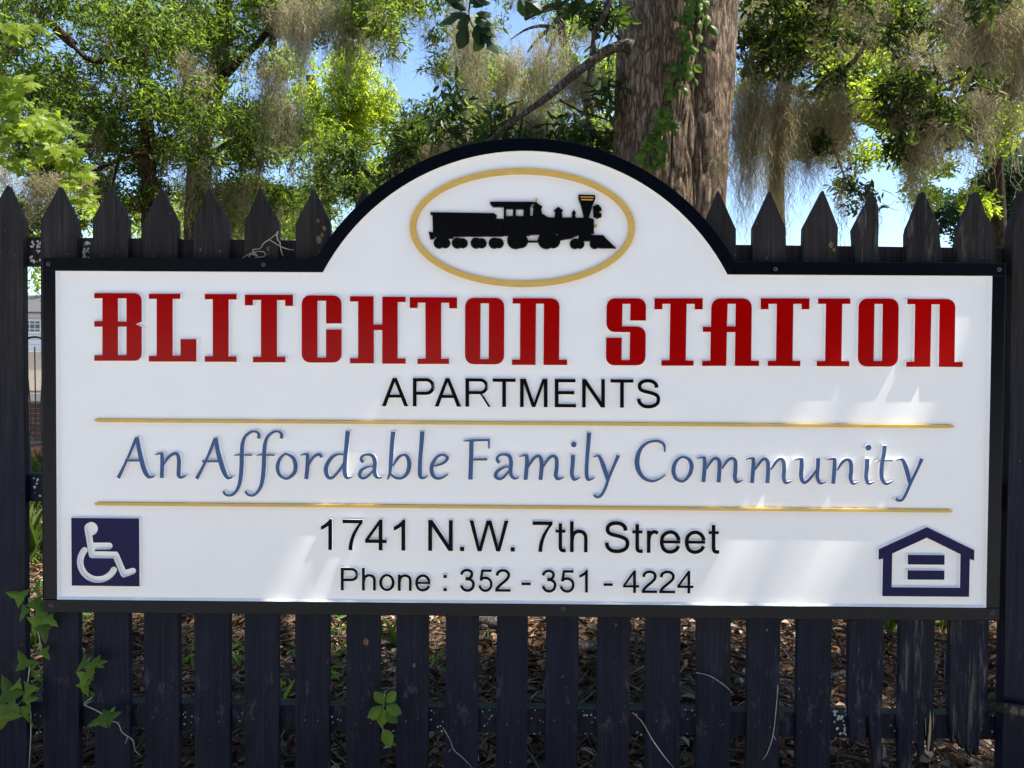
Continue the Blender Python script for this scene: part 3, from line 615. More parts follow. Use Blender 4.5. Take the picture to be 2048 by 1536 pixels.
PK = [(-86,-16,-52,369),(-19,52,14,370),(85,157,118,372),(188,258,220,370),(288,357,321,374),(388,459,417,375),(489,557,519,375),(590,659,627,376),(692,760,727,377),(792,857,824,378),(891,957,924,378),(993,1056,1024,379),(1092,1157,1125,379),(1195,1260,1228,380),(1292,1361,1330,380),(1394,1462,1437,380),(1495,1561,1540,381),(1595,1664,1647,380)]
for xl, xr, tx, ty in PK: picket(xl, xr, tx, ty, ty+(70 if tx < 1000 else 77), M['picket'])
q = picket(1698, 1767, 1745, 383, 460, M['picket_worn'], prof=[(1706,460),(1712,448),(1728,418),(1738,402),(1739,394),(1744,383),(1752,398),(1757,412),(1758,450),(1757,490),(1760,520),(1768,560)], bottom=[(1767,1560),(1746,1560),(1745,1500),(1739,1460),(1736,1435),(1733,1432),(1731,1480),(1728,1490),(1712,1482),(1708,1470),(1706,1490),(1702,1478),(1699,1455)])
q['label'] = 'weathered picket with the right side of its tip broken away and a rotten foot'
q = picket(1800, 1870, 1848, 383, 458, M['picket_worn'], prof=[(1813,468),(1816,455),(1824,438),(1830,420),(1838,402),(1840,390),(1845,383),(1849,384),(1860,410),(1872,436),(1877,445)], bottom=[(1868,1500),(1860,1505),(1857,1460),(1850,1430),(1847,1450),(1850,1500),(1840,1512),(1834,1490),(1826,1480),(1823,1560),(1802,1560)])
q['label'] = 'weathered grey picket with cracked face and jagged rotten foot'
q = picket(1901, 1978, 1950, 383, 460, M['picket_worn'], prof=[(1917,475),(1916,462),(1924,440),(1930,428),(1938,412),(1946,392),(1952,383),(1958,384),(1964,402),(1973,430),(1988,456)], bottom=[(1960,1470),(1958,1505),(1952,1515),(1948,1500),(1940,1512),(1932,1490),(1925,1500),(1916,1480),(1910,1470),(1908,1492),(1904,1470)])
q['label'] = 'weathered picket with worn tip and ragged lower end, last but one at the right'
picket(2009, 2085, 2052, 378, 458, M['picket'], proud=.018, thick=.034)
picket(2110, 2180, 2146, 380, 458, M['picket'])
def rail(pl, pr_, yth, bottoms):
    a, b = P(*pl, YF+TH+.001), P(*pr_, YF+TH+.001); zt = lambda x: a[2]+(b[2]-a[2])*(x-a[0])/(b[0]-a[0])
    c = P(*bottoms, YF+TH+.001); h = zt(c[0])-c[2]
    xs_ = np.linspace(-1.75, 1.75, 30); V_, F_ = [], []
    for x in xs_:
        z = zt(x)+random.uniform(-.0008, .0008); V_ += [(x, YF+TH+.001, z-.002), (x, YF+TH+.001+.003, z), (x, YF+TH+.039, z), (x, YF+TH+.039, z-h), (x, YF+TH+.001, z-h)]
    for i in range(29):
        for k in range(5): F_.append((i*5+k, i*5+(k+1) % 5, i*5+5+(k+1) % 5, i*5+5+k))
    F_ += [tuple(range(4, -1, -1)), tuple(145+k for k in range(5))]
    F_ = [q[::-1] for q in F_]
    return mesh('rail', V_, F_, [M['rail'], M['moss_green']], fence, mi=[1 if (i < 145 and i % 5 == 1) else 0 for i in range(len(F_))]), zt, h
rt = rail((60, 474), (1900, 494), 0, (60, 530)); rm = rail((60, 948), (1900, 960), 0, (60, 1003)); rl = rail((78, 1404), (1850, 1430), 0, (480, 1457))
# lichen on the rails
def lichen(items, rl_, nm='lichen'):
    parts = []
    for (x, z, r) in items:
        n = 9; V_ = [(x, YF+TH+.0002, z)]; ph = random.random()*6
        for k in range(n):
            a = 2*math.pi*k/n; rr = r*random.uniform(.75, 1.15); V_.append((x+rr*math.cos(a), YF+TH+.0007, z+rr*math.sin(a)))
        parts.append((V_, [(0, 1+(k+1) % n, 1+k) for k in range(n)][0:n]))
    V_, F_ = join(parts); o = mesh(nm, V_, [q[::-1] for q in F_], M['lichen'], rl_); o['kind'] = 'stuff'
    return o
its = []
gaps = [(56,84,6),(458,488,3),(361,386,9),(660,690,4),(762,790,3),(860,890,7),(960,992,8),(1060,1091,6),(1160,1194,9),(1263,1291,3),(1365,1392,5),(1666,1697,24),(1770,1798,2),(1980,2003,4)]
for a, b, n in gaps:
    for k in range(n):
        px_ = random.uniform(a+2, b-2); py_ = random.uniform(1420, 1470); q = P(px_, py_, YF+TH); its.append((q[0], q[2], random.uniform(.0012, .0026)*(1.7 if n > 12 else 1)))
lichen(its, rl[0])
its = []
for a, b, y0, y1, n in ((60, 82, 482, 524, 26), (166, 180, 484, 520, 30)):
    for k in range(n): q = P(random.uniform(a, b), random.uniform(y0, y1), YF+TH); its.append((q[0], q[2], random.uniform(.0015, .004)))
lichen(its, rt[0])
its = []
for k in range(7): q = P(random.uniform(66, 82), random.uniform(955, 998), YF+TH); its.append((q[0], q[2], random.uniform(.0015, .004)))
lichen(its, rm[0])
for kx, ky, kr in ((636,442,.0055),(649,457,.007),(638,479,.0105),(645,470,.006),(536,498,.006),(401,500,.004),(1662,490,.009),(1668,500,.006),(1533,516,.004),(1470,510,.003),(732,1284,.009),(828,1330,.006),(960,1298,.008),(1372,1325,.008),(1232,1250,.004),(1534,1260,.004)):
    c = P(kx, ky, YF); n_ = 11; V_ = [(c[0], YF-.0003, c[2])]
    for ring, sc_, yy in ((0, .55, -.0011), (1, 1.0, .0002)):
        for k in range(n_): a_ = 2*math.pi*k/n_; r_k = kr*sc_*random.uniform(.75, 1.15); V_.append((c[0]+r_k*.8*math.cos(a_), YF+yy, c[2]+r_k*1.15*math.sin(a_)))
    F_ = [(0, 1+k, 1+(k+1) % n_) for k in range(n_)]+[(1+k, 1+n_+k, 1+n_+(k+1) % n_, 1+(k+1) % n_) for k in range(n_)]
    mesh('knot', V_, F_, M['knot'], fence)
# algae on the top of the lower rail, splinters and nail heads
pr = []
for pts, r in (([(1857,1408),(1860,1440),(1858,1480),(1856,1505)], .0035), ([(1864,1395),(1866,1440),(1864,1500)], .0022), ([(1850,1420),(1852,1470)], .0016), ([(1860,1500),(1858,1560)], .0014)):
    pr.append(tube([P(a, b, YF+.002) for a, b in pts], [r*.4]+[r]*(len(pts)-2)+[r*.4], 4, 2))
V_, F_ = join(pr); o = mesh('splinter', V_, F_, M['splinter'], fence); o['label'] = 'pale bare wood splinters on a rotten picket foot'
nails = []
for i, (xl, xr, tx, ty) in enumerate(PK+[(1706,1758,0,0),(1813,1875,0,0),(1917,1985,0,0)]):
    for yy in (505, 1435):
        for fx in (.28, .72):
            if random.random() < .85 and not (yy == 505 and 640 < xl < 1420):
                c = P(xl+(xr-xl)*(fx+random.uniform(-.06, .06)), yy+random.uniform(-8, 8)+(xl/2048*18), YF); nails.append((c, random.uniform(.0016, .0026)))
V_, F_ = [], []
for c, r in nails:
    k0 = len(V_); V_ += [(c[0]+r*math.cos(k*math.pi/3), YF-.0007, c[2]+r*math.sin(k*math.pi/3)) for k in range(6)]+[(c[0]+1.2*r*math.cos(k*math.pi/3), YF+.0003, c[2]+1.2*r*math.sin(k*math.pi/3)) for k in range(6)]
    F_.append(tuple(k0+k for k in range(6))); F_ += [(k0+k, k0+6+k, k0+6+(k+1) % 6, k0+(k+1) % 6) for k in range(6)]
o = mesh('nail_heads', V_, F_, M['screw'], fence); o['kind'] = 'stuff'

# ------------------------------------------------------------------ vegetation builders
def at(px, py, dist):                     # a point that stands dist metres beyond the camera
    d = ray(px, py); return CAM + d*dist/np.linalg.norm(d)
def unit(a): return a/(np.linalg.norm(a, axis=-1, keepdims=True)+1e-9)
def set_tint(me, vals):
    a = me.attributes.new('tint', 'FLOAT', 'POINT'); a.data.foreach_set('value', np.asarray(vals, dtype=np.float32))
def leaf_mesh(name, base, d, side, L, W, tint, mat, parent=None, fold=.22, curl=0.0):
    n = len(base); up = np.cross(side, d)
    L = L[:, None]; W = W[:, None]
    b = base; t = base+d*L-up*L*curl
    m1 = base+d*L*.34+side*W*.46+up*W*fold; m2 = base+d*L*.34-side*W*.46+up*W*fold
    k1 = base+d*L*.72+side*W*.38+up*W*fold-up*L*curl*.4; k2 = base+d*L*.72-side*W*.38+up*W*fold-up*L*curl*.4
    V = np.stack([b, m1, k1, t, k2, m2], 1).reshape(-1, 3)
    i = np.arange(n)[:, None]*6
    F = np.concatenate([i+np.array([[0, 1, 2, 3]]), i+np.array([[0, 3, 4, 5]])], 0)
    o = mesh(name, V, F, mat, parent); set_tint(o.data, np.repeat(tint, 6)); return o
def clumps_to_twigs(clumps, mpx=None):
    B, D = [], []
    for (px, py, dist, rx, ry, n) in clumps:
        c = at(px, py, dist); s = dist/FPX
        n = max(2, int(n*DENS*(1.45 if dist > 8.6 else 1.0))); p = rng.normal(0, .56, (n, 3)); rr = np.linalg.norm(p, axis=1); p[rr > 1.15] *= .6
        q = c+RIGHT*(p[:, :1]*rx*s)+np.array([0, 0, 1.])*(p[:, 1:2]*ry*s)+np.array([FWD[0], FWD[1], 0])*(p[:, 2:]*(rx+ry)*.5*s)
        B.append(q); D.append(unit(p+rng.normal(0, .5, p.shape)+np.array([0, 0, -.15])))
    return np.concatenate(B), np.concatenate(D)
def crown(name, clumps, leaf, width, mat, parent, per=7, spread=.55, tint=(.5, .25)):
    B, D = clumps_to_twigs(clumps); n = len(B)
    base = np.repeat(B, per, 0); dd = np.repeat(D, per, 0)
    k = np.tile(np.linspace(-.8, .9, per), n)[:, None]
    base = base+dd*k*leaf*1.1+rng.normal(0, leaf*.12, base.shape)
    d = unit(dd*.8+rng.normal(0, 1, base.shape)*spread+np.array([0, 0, -.08]))
    s = unit(np.cross(d, rng.normal(0, .75, d.shape)+np.array([0, 0, 1.])))
    L = leaf*rng.uniform(.6, 1.25, len(base)); W = width*rng.uniform(.7, 1.25, len(base))
    t = np.repeat(rng.normal(tint[0], tint[1]*.7, n), per)+rng.normal(0, tint[1]*.7, n*per)
    return leaf_mesh(name, base, d, s, L, W, np.clip(t, 0, 1), mat, parent)
def twigs(name, clumps, frac, length, mat, parent):
    B, D = clumps_to_twigs([(a, b, c, d, e, max(1, int(n*frac))) for a, b, c, d, e, n in clumps]); parts = []
    n = len(B); s = unit(np.cross(D, np.array([0.1, .3, 1.])))*.004; u = unit(np.cross(D, s))*.004
    e = B+D*length*rng.uniform(.5, 1.3, (n, 1)); m_ = (B+e)/2+rng.normal(0, length*.08, B.shape)
    V = np.stack([B-s, B+s, B+u, m_-s*.8, m_+s*.8, m_+u*.8, e], 1).reshape(-1, 3); i = np.arange(n)[:, None]*7
    F = np.concatenate([i+np.array([a]) for a in ([0,1,4],[0,4,3],[1,2,5],[1,5,4],[2,0,3],[2,3,5],[3,4,6],[4,5,6],[5,3,6])], 0)
    o = mesh(name, V, F, mat, parent); o['kind'] = 'stuff'; return o
def strands(name, specs, mat, parent=None, wid=.0046, K=16, curl=1.0):
    Vs, T, cnt = [], [], 0
    for (px, py, dist, wpx, lpx, n) in specs:
        n = int(n*.78)
        s = dist/FPX; c = at(px, py, dist)
        nb = max(3, n//13)
        bx = rng.normal(0, .36, nb); byd = rng.normal(0, .36, nb); bl = rng.uniform(.35, 1.0, nb)*(1-.45*np.abs(bx)).clip(.3)
        k = rng.integers(0, nb, n)
        x = bx[k]*wpx*s+rng.normal(0, .022, n); y = byd[k]*wpx*s*.7+rng.normal(0, .022, n)
        L = lpx*s*bl[k]*rng.uniform(.35, 1.12, n)
        z0 = rng.uniform(-.18, .05, n)*lpx*s - (rng.random(n)**2)*.45*lpx*s*bl[k]
        L = np.minimum(L, lpx*s*1.05*bl[k]+z0.clip(-9, 0)*.0+.001).clip(.03)
        t = np.linspace(0, 1, K)[None, :]
        wx = np.cumsum(rng.normal(0, 1, (n, K)), 1)*.012*curl+rng.normal(0, 1, (n, K))*.016*curl
        wy = np.cumsum(rng.normal(0, 1, (n, K)), 1)*.012*curl+rng.normal(0, 1, (n, K))*.012*curl
        X = x[:, None]*(1-.35*t)+wx; Yy = y[:, None]*(1-.35*t)+wy; Z = z0[:, None]-L[:, None]*t
        p = c+X[..., None]*RIGHT+Yy[..., None]*np.array([0, 1., 0])+Z[..., None]*np.array([0, 0, 1.])
        az_ = rng.uniform(0, math.pi, (n, 1))+np.cumsum(rng.normal(0, .5, (n, K)), 1)
        sd_ = np.stack([np.cos(az_), np.sin(az_), .3*np.sin(az_*3)], -1)*(wid*rng.uniform(.5, 1.2, (n, 1, 1))*(1-.6*t[..., None]))*.5*(dist/8)**.5
        Vs.append(np.stack([p-sd_, p+sd_], 2).reshape(n, 2*K, 3)); T.append(np.repeat(np.clip(rng.normal(.5, .25, n), 0, 1), 2*K))
    V = np.concatenate(Vs, 0); n = len(V); V = V.reshape(-1, 3); i = np.arange(n)[:, None]*2*K
    F = np.concatenate([i+np.array([[2*k, 2*k+1, 2*k+3, 2*k+2]]) for k in range(K-1)], 0)
    o = mesh(name, V, F, mat, parent); set_tint(o.data, np.concatenate(T)); return o
def limb(name, pts, mat, parent, sides=8, jitter=.06, n=5):
    V, F = tube([at(a, b, c) for a, b, c, r in pts], [r for *_, r in pts], sides, n, jitter); return mesh(name, V, F, mat, parent, smooth=True)
def tree(name, label, base_pt):
    t = empty(name, tuple(base_pt)); tag(t, label, 'tree'); return t
def gp(px, dist):                          # ground point under a column of the picture
    q = at(px, 740, dist); return (q[0], q[1], 0.0)

# ------------------------------------------------------------------ the great oak behind the sign
oak = tree('oak_tree', 'massive oak trunk with deeply furrowed bark rising behind the right shoulder of the sign', tuple(gp(1345, 5.2)))
TD = 5.0
ox, oy = at(1348, 400, TD)[0], at(1348, 400, TD)[1]+.25
nth, nz_ = 300, 520
V = []
zz = np.linspace(-.15, 6.5, nz_)
for z in zz:
    flare = .22*math.exp(-max(z, 0)/.5)
    lean = .019*(z-1.4); spread = 1+.012*(z-1.4)
    c1x, r1 = -.075*spread, .298*spread+flare*.6
    c2x, r2 = .183*spread+.006*math.sin(z*2), (.188+.01*math.sin(z*1.7+1))*spread+flare*.45
    for k in range(nth):
        th = 2*math.pi*k/nth; dx, dy = math.cos(th), math.sin(th)
        def hit(cx, cyy, r):
            b = dx*cx+dy*cyy; q = b*b-(cx*cx+cyy*cyy)+r*r
            return b+math.sqrt(q) if q > 0 and b+math.sqrt(q) > 0 else 0
        r = max(hit(c1x, .02, r1), hit(c2x, -.06, r2), .1)
        w1 = noise.noise(Vector((dx*2.2, dy*2.2, z*.8)))*.025
        p = Vector((dx*r*19, dy*r*19, z*2.6)); u = noise.noise(p+Vector((noise.noise(p*.6)*1.2, 0, 0)))
        ridge = (1-min(1, abs(u)*3.2))
        u2 = noise.noise(Vector((dx*r*46, dy*r*46, z*9)))
        rr = r+w1-.016*ridge**1.5+.005*u2
        V.append((ox+lean+dx*rr, oy+dy*rr, z))
ii, jj = np.meshgrid(np.arange(nth), np.arange(nz_-1)); a = (jj*nth+ii).ravel(); a2 = (jj*nth+(ii+1) % nth).ravel()
mesh('trunk', np.array(V), np.stack([a, a2, a2+nth, a+nth], 1), M['bark'], oak, smooth=True)
BR = [[(1262,96,5.0,.05),(1245,92,5.0,.037),(1210,104,4.95,.031),(1150,148,4.9,.026),(1100,190,4.9,.022),(1050,226,4.9,.018),(1000,262,5.0,.013),(955,300,5.1,.008)],
      [(1250,-10,5.2,.03),(1232,-30,5.1,.026),(1205,40,5.0,.016),(1190,60,5.0,.013),(1180,130,4.95,.011),(1175,170,4.9,.009)],
      [(1120,200,5.0,.009),(1160,222,5.3,.008),(1220,242,5.6,.006),(1245,262,5.7,.003)]]
for b in BR: limb('branch', b, M['branch'], oak)
# crown: overhead (beyond the top of the picture, it shades the sign) and the sprays that hang into view
def ball(cx, cy, cz, r, n): return (cx, cy, cz, r, n)
def crown_xyz(name, balls, leaf, width, mat, parent, per=7, tint=(.5, .25)):
    B, D = [], []
    for cx, cy, cz, r, n in balls:
        p = rng.normal(0, .5, (n, 3)); B.append(np.array([cx, cy, cz])+p*np.array([r, r, r*.5])); D.append(unit(p+rng.normal(0, .5, p.shape)))
    B, D = np.concatenate(B), np.concatenate(D); n = len(B)
    base = np.repeat(B, per, 0)+rng.normal(0, leaf*.9, (n*per, 3)); d = unit(np.repeat(D, per, 0)*.6+rng.normal(0, .7, base.shape))
    s = unit(np.cross(d, rng.normal(0, .6, d.shape)+np.array([0, 0, 1.])))
    t_ = base[:, 1]/SV[1]; q_ = base-SV[None]*t_[:, None]; near = (t_ > -.5) & (abs(q_[:, 0]) < 1.35) & (q_[:, 2] > .6) & (q_[:, 2] < 2.1)      # the sheet above the sign has leaves of its own below
    base, d, s = base[~near], d[~near], s[~near]; m_ = len(base)
    return leaf_mesh(name, base, d, s, leaf*rng.uniform(.6, 1.25, m_), width*rng.uniform(.7, 1.25, m_), np.clip(rng.normal(tint[0], tint[1], m_), 0, 1), mat, parent)
over = []
def band(xa, xb, y0, y1, k=.482): return [(xa, y1), (xa+(y1-y0)*k, y0), (xb+(y1-y0)*k, y0), (xb, y1)]
FLECKS = [[P(*q)[[0, 2]] for q in poly] for poly in (band(1486, 1608, 590, 1330), band(1355, 1425, 760, 1330), band(485, 588, 930, 1330))]
SV = np.array(sv)
def lit(p):                                # does the shadow of this point fall inside a fleck on the sign?
    t = p[:, 1]/SV[1]; q = (p-SV[None]*t[:, None])[:, [0, 2]]; res = np.zeros(len(p), bool)
    for poly in FLECKS:
        c = np.zeros(len(p), bool); n = len(poly)
        for i in range(n):
            a, b = poly[i-1], poly[i]
            with np.errstate(all='ignore'): c ^= ((a[1] > q[:, 1]) != (b[1] > q[:, 1])) & (q[:, 0] < (b[0]-a[0])*(q[:, 1]-a[1])/(b[1]-a[1])+a[0])
        res |= c
    return res & (t > 0)
rs = np.random.default_rng(3)
for k in range(OVER_N):
    over.append(ball(rs.uniform(1.2, 6.8), rs.uniform(-1.3, 1.1), rs.uniform(5.6, 8.2), rs.uniform(.4, .7), 190))
crown_xyz('overhead_crown', over, .1, .036, M['leaf_mid'], oak)
n = 5200; tq = rng.uniform(4.6, 7.6, n)
b_ = np.stack([rng.uniform(-1.4, 1.45, n), np.zeros(n), rng.uniform(.6, 2.1, n)], 1)+SV*tq[:, None]+rng.normal(0, 1, (n, 3))*np.array([0, .012, 0])
d_ = unit(rng.normal(0, 1, (n, 3))*np.array([1, .25, .5])); s_ = unit(np.cross(d_, rng.normal(0, .3, (n, 3))+np.array([0, 0, 1.]))); L_q = rng.uniform(.03, .05, n); W_q = rng.uniform(.016, .024, n)
bad = lit(b_) | lit(b_+d_*L_q[:, None]) | lit(b_+d_*L_q[:, None]*.4+s_*W_q[:, None]*.5) | lit(b_+d_*L_q[:, None]*.4-s_*W_q[:, None]*.5)
k_ = ~bad | (rng.random(n) < .07); leaf_mesh('sign_shade_leaves', b_[k_], d_[k_], s_[k_], L_q[k_], W_q[k_], rng.random(k_.sum()), M['leaf_mid'], oak)  # unseen leaf sheet added to shade the sign, gaps cut for sun flecks
for a in ((0.9, 1.2), (1.9, .6), (2.6, 2.2), (3.6, 1.2)):
    pts = [(ox, oy, 5.8), (ox+a[0]*.5, oy-a[1]*.8, 6.4), (ox+a[0]*1.3, oy-a[1]*1.6, 7.0), (ox+a[0]*1.9, oy-a[1]*2.1, 7.3)]
    v, f = tube(pts, [.12, .09, .05, .02], 8, 4, .05); mesh('branch', v, f, M['branch'], oak, smooth=True)
S1 = [(1222,190,5.3,26,40,26),(1200,300,5.5,48,46,70),(1150,262,5.6,46,30,50),(1225,340,5.6,24,26,26),(1210,30,5.1,30,40,40),(1165,20,5.1,28,34,26),
      (1100,300,5.6,60,30,50),(1040,285,5.4,50,30,40),(990,255,5.3,34,34,36),(940,300,5.6,50,34,46),(885,240,5.4,26,50,34),(905,195,5.4,22,34,20)]
crown('leafy_sprays', S1, .085, .026, M['leaf_dark'], oak, per=7, tint=(.45, .25))
twigs('twigs', S1, .5, .25, M['branch'], oak)

# ivy climbing the trunk
def ivy_leaf_mesh(kind):
    if kind in ('creeper', 'sprig'): o = [(0, 0), (.22, .16), (.36, .5), (.24, .8), (0, 1.05), (-.24, .8), (-.36, .5), (-.22, .16)]
    elif kind == 'maple': o = [(0, 0), (.13, .1), (.5, .04), (.36, .26), (.62, .5), (.34, .52), (.28, .72), (.13, .64), (0, 1.05), (-.13, .64), (-.28, .72), (-.34, .52), (-.62, .5), (-.36, .26), (-.5, .04), (-.13, .1)]
    else: o = [(0, 0), (.16, -.06), (.5, .0), (.62, -.02), (.36, .28), (.22, .42), (.2, .7), (0, 1.15), (-.2, .7), (-.22, .42), (-.36, .28), (-.62, -.02), (-.5, .0), (-.16, -.06)]
    n = len(o); V = [(x, y, -.28*abs(x)+.0-.12*y*y) for x, y in o]+[(0, .42, .04)]
    F = []
    for i in range(n):
        j = (i+1) % n; F.append((i, j, n))
    me = bpy.data.meshes.new(kind+'_leaf'); me.from_pydata(V, [], F); me.update(); set_tint(me, [0.5]*len(V)); return me
LM = {}
for k, mt in (('creeper', 'leaf_ivy'), ('sprig', 'leaf_sprig'), ('maple', 'leaf_maple'), ('ivy', 'leaf_ivy')):
    for v_ in range(3):
        me = ivy_leaf_mesh(k); me.materials.append(M[mt]); me.attributes['tint'].data.foreach_set('value', [(.1, .5, .95)[v_]]*len(me.vertices)); LM[k, v_] = me
def put_leaf(kind, pos, size, direction, normal, parent, name='leaf'):
    y = Vector(direction).normalized(); z = Vector(normal); z = (z-y*z.dot(y)).normalized(); x = y.cross(z)
    o = bpy.data.objects.new(name, LM[kind, random.randrange(3)]); COL.objects.link(o); o.parent = parent
    m = Matrix((x, y, z)).transposed().to_4x4(); m.translation = Vector(pos)-Vector(parent.location)
    o.matrix_local = m @ Matrix.Scale(size, 4); return o
vine = empty('trunk_vine', (ox-.1, oy-.4, 1.0)); tag(vine, 'green creeper with three-part leaves climbing the front of the big oak trunk', 'vine')
def tfront(px, py):                        # a point on the front of the trunk
    q = at(px, py, TD); x = q[0]-ox-.019*(q[2]-1.4); y1 = .285**2-(x+.09)**2; y2 = .188**2-(x-.183)**2
    d = max(-.02+math.sqrt(max(y1, 0)), .06+math.sqrt(max(y2, 0)) if y2 > 0 else -1)
    Yw = oy-d-.02; return P(px, py, Yw)
route = [(1296,345),(1305,310),(1318,270),(1325,235),(1340,195),(1355,150),(1366,115),(1370,75),(1372,40),(1385,0),(1392,-30)]
v, f = tube([tfront(*p)-np.array([0, .005, 0]) for p in route], [.006]*len(route), 6, 4); mesh('stem', v, f, M['bark_far'], vine)
route2 = [(1372,160),(1390,110),(1402,60),(1408,10),(1412,-30)]
v, f = tube([tfront(*p)-np.array([0, .005, 0]) for p in route2], [.004]*len(route2), 5, 4); mesh('stem', v, f, M['twig'], vine)
rp = spline([(a, b, 0) for a, b in route], 10)
for k in range(64):
    p = rp[random.randrange(len(rp))]; wdt = 22 if p[1] > 120 else 16
    c = tfront(p[0]+random.gauss(0, wdt*.5), p[1]+random.gauss(0, 6)); a0 = random.gauss(-math.pi/2, .7)
    for j in (-1, 0, 1):
        a = a0+j*.95; dr = (math.cos(a), -.35+random.gauss(0, .2), math.sin(a)); put_leaf('creeper', c+np.array([0, -.03-random.random()*.03, 0]), random.uniform(.042, .072)*(1.1 if j == 0 else .85), dr, (random.gauss(0, .3), -1, .55), vine)
rp = spline([(a, b, 0) for a, b in route2], 10)
for k in range(16):
    p = rp[random.randrange(len(rp))]; c = tfront(p[0]+random.gauss(0, 7), p[1]); a = random.gauss(-math.pi/2, .5)
    put_leaf('creeper', c+np.array([0, -.03, 0]), random.uniform(.05, .09), (math.cos(a), -.3, math.sin(a)), (random.gauss(0, .4), -1, .3), vine)

# ------------------------------------------------------------------ trees on the left
tL = tree('laurel_oak', 'leafy oak with slim dark trunk and forked side branch, behind the fourth picket', gp(297, 9.5))
limb('trunk', [(300,760,9.5,.1),(299,500,9.5,.09),(299,380,9.5,.085),(296,300,9.5,.078),(293,230,9.5,.07),(290,150,9.5,.06),(284,40,9.5,.05),(280,-60,9.5,.04)], M['bark_far'], tL, 10)
for b in ([(296,312,9.5,.045),(270,302,9.4,.042),(235,300,9.3,.036),(190,292,9.2,.026),(150,285,9.1,.016)], [(292,300,9.5,.035),(262,314,9.3,.026),(215,330,9.2,.02),(178,345,9.1,.012)],
          [(150,92,9.6,.045),(125,70,9.6,.05),(100,45,9.6,.04),(60,10,9.7,.03)], [(288,150,9.5,.04),(240,122,9.5,.038),(180,120,9.5,.03),(140,85,9.5,.02)], [(240,300,9.3,.02),(232,340,9.2,.014),(225,370,9.2,.008)]):
    limb('branch', b, M['bark_far'], tL, 7)
r0 = np.random.default_rng(21)
def fill(x0, x1, y0, y1, dist, n, r, m_, dj=1.2, rs_=r0):
    return [(rs_.uniform(x0, x1), rs_.uniform(y0, y1), dist+rs_.uniform(-dj, dj), r*rs_.uniform(.6, 1.3), r*rs_.uniform(.45, .9), m_) for _ in range(n)]
CL = fill(-60, 330, -60, 260, 9.6, 40, 62, 95)+fill(0, 260, 250, 400, 9.8, 9, 40, 60)+fill(180, 480, 160, 330, 9.2, 15, 46, 85)
CL += fill(0, 260, 330, 480, 10.6, 12, 34, 85)+fill(200, 380, 330, 430, 10.4, 9, 30, 70)
crown('crown', CL, .064, .021, M['leaf_mid'], tL, tint=(.42, .28)); twigs('twigs', CL, .35, .3, M['bark_far'], tL)
tM = tree('mossy_oak', 'tall shaggy oak with thick mossy trunk at the left, behind the fifth picket', gp(395, 11))
limb('trunk', [(398,800,11,.2),(396,520,11,.18),(395,420,11,.165),(397,350,11,.15),(405,270,11,.135),(425,190,11,.125),(440,120,11,.11),(448,40,11,.1),(452,-60,11,.08)], M['bark_far'], tM, 12)
for b in ([(408,260,11,.07),(380,200,10.9,.06),(372,130,10.8,.05),(380,60,10.8,.04)], [(430,170,11,.06),(480,120,10.8,.05),(530,70,10.7,.04),(545,20,10.7,.03)], [(545,95,10.4,.05),(548,40,10.4,.055),(550,-30,10.4,.05)], [(400,330,11,.05),(450,290,10.8,.035),(500,270,10.6,.02)]):
    limb('branch', b, M['bark_far'], tM, 7)
CM = fill(430, 540, 210, 290, 10.6, 8, 34, 80)+fill(420, 660, 360, 490, 12, 13, 36, 90)+fill(300, 420, 200, 340, 10.8, 8, 36, 80)+fill(320, 560, -60, 120, 11, 22, 56, 85)+fill(420, 700, 250, 430, 11.2, 18, 48, 85)+fill(520, 720, -60, 60, 10.5, 16, 46, 60)+fill(640, 800, -50, 20, 9.5, 10, 40, 45)+fill(330, 500, 330, 450, 11.5, 8, 32, 60)
crown('crown', CM, .066, .022, M['leaf_mid'], tM, tint=(.5, .28)); twigs('twigs', CM, .35, .3, M['bark_far'], tM)
tB = tree('sunlit_oak', 'bright yellow-green oak crown in the sun left of the sign arch', gp(650, 16))
limb('trunk', [(655,760,16,.16),(650,500,16,.15),(640,300,16,.12),(620,150,16,.08)], M['bark_far'], tB, 8)
CBs = fill(690, 800, 170, 300, 16, 9, 36, 80)+fill(430, 560, 200, 330, 16.5, 9, 40, 80)+fill(560, 720, 110, 280, 16, 20, 48, 120)+fill(600, 760, 230, 420, 16, 20, 48, 110)+fill(180, 620, 380, 480, 17, 22, 36, 70)+fill(690, 760, 200, 300, 16, 5, 30, 70)
crown('crown', CBs, .085, .03, M['leaf_sunlit'], tB, tint=(.55, .3))
tD = tree('dark_leaved_oak', 'oak with dark glossy leaves just left of the sign arch', gp(770, 7.4))
limb('trunk', [(770,760,7.6,.06),(768,560,7.6,.055),(772,420,7.5,.05),(790,330,7.4,.035),(830,260,7.3,.02),(860,215,7.2,.01)], M['bark_far'], tD, 8)
for b in ([(772,400,7.5,.03),(720,330,7.5,.02),(670,300,7.6,.012)], [(790,330,7.4,.02),(850,310,7.3,.016),(920,290,7.2,.01)]): limb('branch', b, M['bark_far'], tD, 6)
CD_ = fill(650, 830, 290, 420, 7.6, 18, 40, 62)+fill(760, 900, 250, 330, 7.4, 12, 34, 52)+fill(820, 900, 190, 290, 7.3, 7, 26, 36)+fill(880, 1240, 270, 340, 7.8, 14, 34, 42)
crown('crown', CD_, .065, .021, M['leaf_dark'], tD, tint=(.55, .3)); twigs('twigs', CD_, .4, .22, M['bark_far'], tD)
tC = tree('moss_hung_oak', 'open oak with grey crooked branches and sky showing through, above the sign arch', gp(1080, 10))
limb('trunk', [(1215,760,10.4,.14),(1210,560,10.4,.13),(1200,340,10.3,.11),(1170,180,10.2,.07),(1130,90,10.1,.05),(1120,20,10,.045),(1110,-50,10,.04)], M['branch'], tC, 9)
